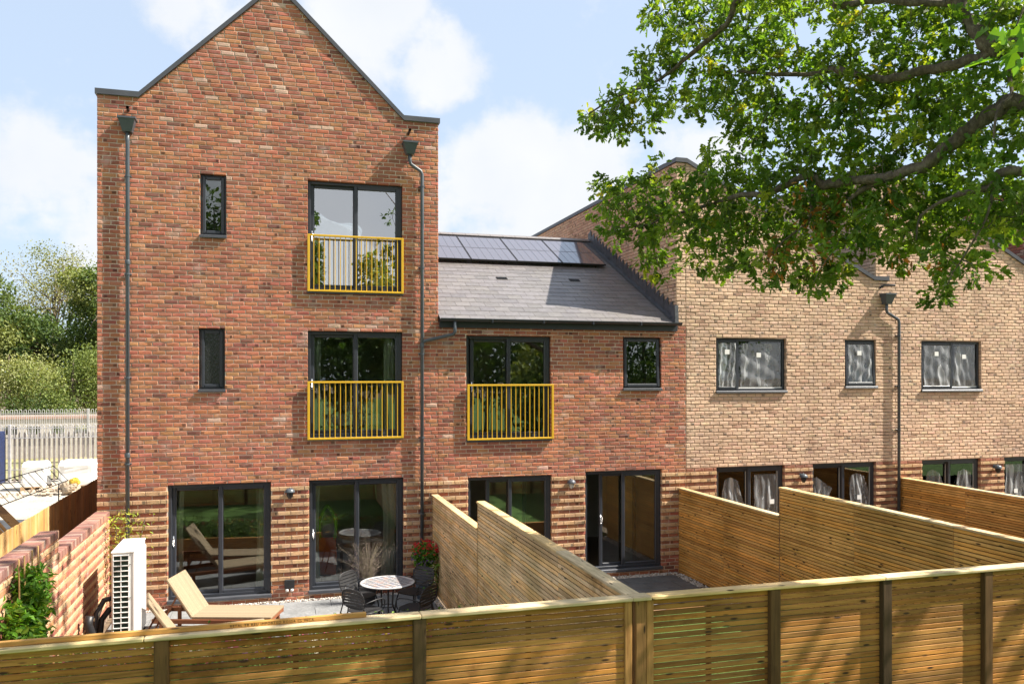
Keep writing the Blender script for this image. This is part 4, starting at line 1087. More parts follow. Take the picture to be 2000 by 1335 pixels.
bush('wispy_shrub', 'wispy yellow green shrub behind the heat pump at the house corner', 'shrub', P, .075, [(.34,.38,.06),(.24,.34,.06),(.42,.38,.08)], [[(-2.45,-.4,0),(-2.5,-.4,.8),(-2.6,-.42,1.6)],[(-2.42,-.4,0),(-2.3,-.4,.9),(-2.15,-.35,1.65)],[(-2.44,-.4,0),(-2.4,-.42,1.0),(-2.42,-.45,1.8)]], shape=NARROW, droop=-.3)
# flowers in a pot
FP = empty('flower_pot', (2.66,-.55,.012), label='tall blue grey planter of red and purple flowers in the corner by the slatted fence', cat='planter')
mb = MB(); mb.lathe([(.0,0),(.13,0),(.19,.50),(.205,.50),(.205,.53),(.18,.53),(.175,.48),(0,.47)], n=28); mb.build('pot', plain('slate_glaze', (.06,.08,.11), .4, var=.3), FP, smooth=False)
n = 1300; q = rng.normal(size=(n,3)); q /= np.linalg.norm(q,axis=1,keepdims=True); P = q*[.24,.22,.24]*rng.uniform(.4,1.05,(n,1))+[0,-.02,.80]
leaves('leaves', P, .055, greens(n, [(.10,.24,.03),(.16,.32,.05),(.07,.16,.03)]), M['leaf2'], FP, 0, QUAD)
n = 260; P2 = np.stack([rng.normal(.12,.10,n), rng.normal(-.12,.08,n), rng.uniform(.12,.72,n)],1); leaves('trailing_leaves', P2, .05, greens(n, [(.12,.28,.04),(.20,.34,.06)]), M['leaf2'], FP, .6, QUAD)
def blooms(name, root, n, ctr, rad, size, colr, top=True):
    mb = MB()
    for _ in range(n):
        d = rng.normal(size=3); d /= np.linalg.norm(d); d[2] = abs(d[2]) if top else d[2]; d[1] = -abs(d[1]) if rng.random() < .7 else d[1]
        p = np.array(ctr)+d*rad*rng.uniform(.85,1.12)
        for k_ in range(5):
            t_ = k_*1.256+rng.random(); e_ = size*rng.uniform(.7,1.2)
            a = p+[math.cos(t_)*e_, math.sin(t_)*e_*.7, math.sin(t_)*e_*.6]; b = p+[math.cos(t_+.9)*e_, math.sin(t_+.9)*e_*.7, math.sin(t_+.9)*e_*.6+.004]
            mb.add([tuple(p), tuple(a), tuple(b)], [(0,1,2)], tuple(np.array(colr)*rng.uniform(.7,1.2)))
    return tag(mb.build(name, M['petal'], root), kind='stuff')
M['petal'] = leafmat('petal', .25, .7)
blooms('flowers', FP, 70, (0,-.02,.84), [.25,.22,.24], .024, (.55,.015,.03)); blooms('flowers', FP, 34, (-.02,-.06,.76), [.22,.2,.14], .02, (.22,.10,.35), False); blooms('flowers', FP, 30, (.12,-.14,.42), [.1,.08,.22], .014, (.75,.72,.6), False)
# feathery grass
OG = empty('ornamental_grass', (1.62,-.62,.012), label='feathery purplish ornamental grass in a pot in front of the glass door', cat='plant')
mb = MB(); mb.lathe([(0,0),(.12,0),(.16,.30),(.17,.30),(.17,.32),(0,.29)], n=24); mb.build('pot', M['darkm'], OG)
mb = MB(); ends = []
for _ in range(210):
    a = rng.uniform(0,6.3); sp = rng.uniform(.05,.62); h = rng.uniform(.45,1.0)-sp*.3; p0 = Vector((rng.normal(0,.03), rng.normal(0,.03), .28)); p2 = p0+Vector((math.cos(a)*sp, math.sin(a)*sp*.6, h)); p1 = p0*.5+p2*.5+Vector((0,0,.10))-Vector((math.cos(a),math.sin(a)*.6,0))*sp*.2
    mb.tube([p0,p1,p2], [.0014,.001,.0006], 3, (.30,.26,.17), caps=False); ends.append((p0,p1,p2))
mb.build('blades', M['drygrass'], OG)
pp = []
for (p0,p1,p2) in ends:
    for _ in range(16):
        t_ = rng.uniform(.3,1.1); q = p0.lerp(p1,t_).lerp(p1.lerp(p2,t_),t_); pp.append(np.array(q)+rng.normal(0,.034,3))
leaves('seed_heads', np.array(pp), .017, greens(len(pp), [(.26,.19,.17),(.20,.14,.15),(.33,.27,.22)]), M['drygrass'], OG, 0, NARROW)
# flower bed along the raised edge (seen in the window reflections)
n = 6500; P = np.stack([rng.uniform(-2.6,2.8,n), rng.normal(-4.35,.22,n), .42+np.minimum(np.abs(rng.normal(0,.17,n)),.40)],1)
bd, off = bush('flower_bed', 'bed of mixed low flowers along the edge of the raised lawn', 'flower bed', P, .06, [(.10,.2,.04),(.16,.26,.06),(.08,.13,.04)]); bd['kind'] = 'stuff'
for cc_, n_ in (((.6,.55,.5),50),((.5,.08,.18),50),((.3,.15,.4),40),((.7,.5,.05),25)):
    mb = MB()
    for _ in range(n_): pass
    blooms('flowers', bd, n_*2, (0,0,.62), [2.5,.3,.16], .04, cc_, False)
n = 5200; u__ = rng.uniform(3.1,8.0,n)
# things inside the rooms, seen through the glass
BED = empty('bed', (1.25,2.0,2.86), label='white made bed with pillows behind the middle floor balcony door', cat='bed')
mb = MB(); mb.bbox((-.85,-.9,.1),(.85,.9,.5),.06); mb.bbox((-.9,-.95,0),(.9,.95,.28),.03,(.3,.25,.2)); mb.build('mattress', M['bedding'], BED)
for x in (-.42,.42):
    mb = MB(); mb.bbox((x-.34,-.85,.5),(x+.34,-.45,.74),.11); mb.build('pillow', M['bedding'], BED)
GB = empty('beach_board', (1.02,1.35,.125), -.2, label='green looped board with orange lower half standing inside the door', cat='board')
pts = [(.17*math.sin(t_)*(1 if abs(t_) > 1 else 1), 0, .95+.42*math.cos(t_)) for t_ in np.linspace(-2.2,2.2,25)]
mb = MB(); mb.tube([(p[0]*(1-.35*max(0,(p[2]-1.1)/.3)),0,p[2]) for p in pts], .035, 8); mb.build('loop', plain('lime_plastic', (.28,.62,.03), .4), GB, smooth=True)
mb = MB(); mb.prism([(-.17,.0),(.17,.0),(.19,.35),(.17,.74),(-.17,.74),(-.19,.35)], -.03,.03); mb.build('board', plain('orange_plastic', (.85,.13,.015), .4), GB)
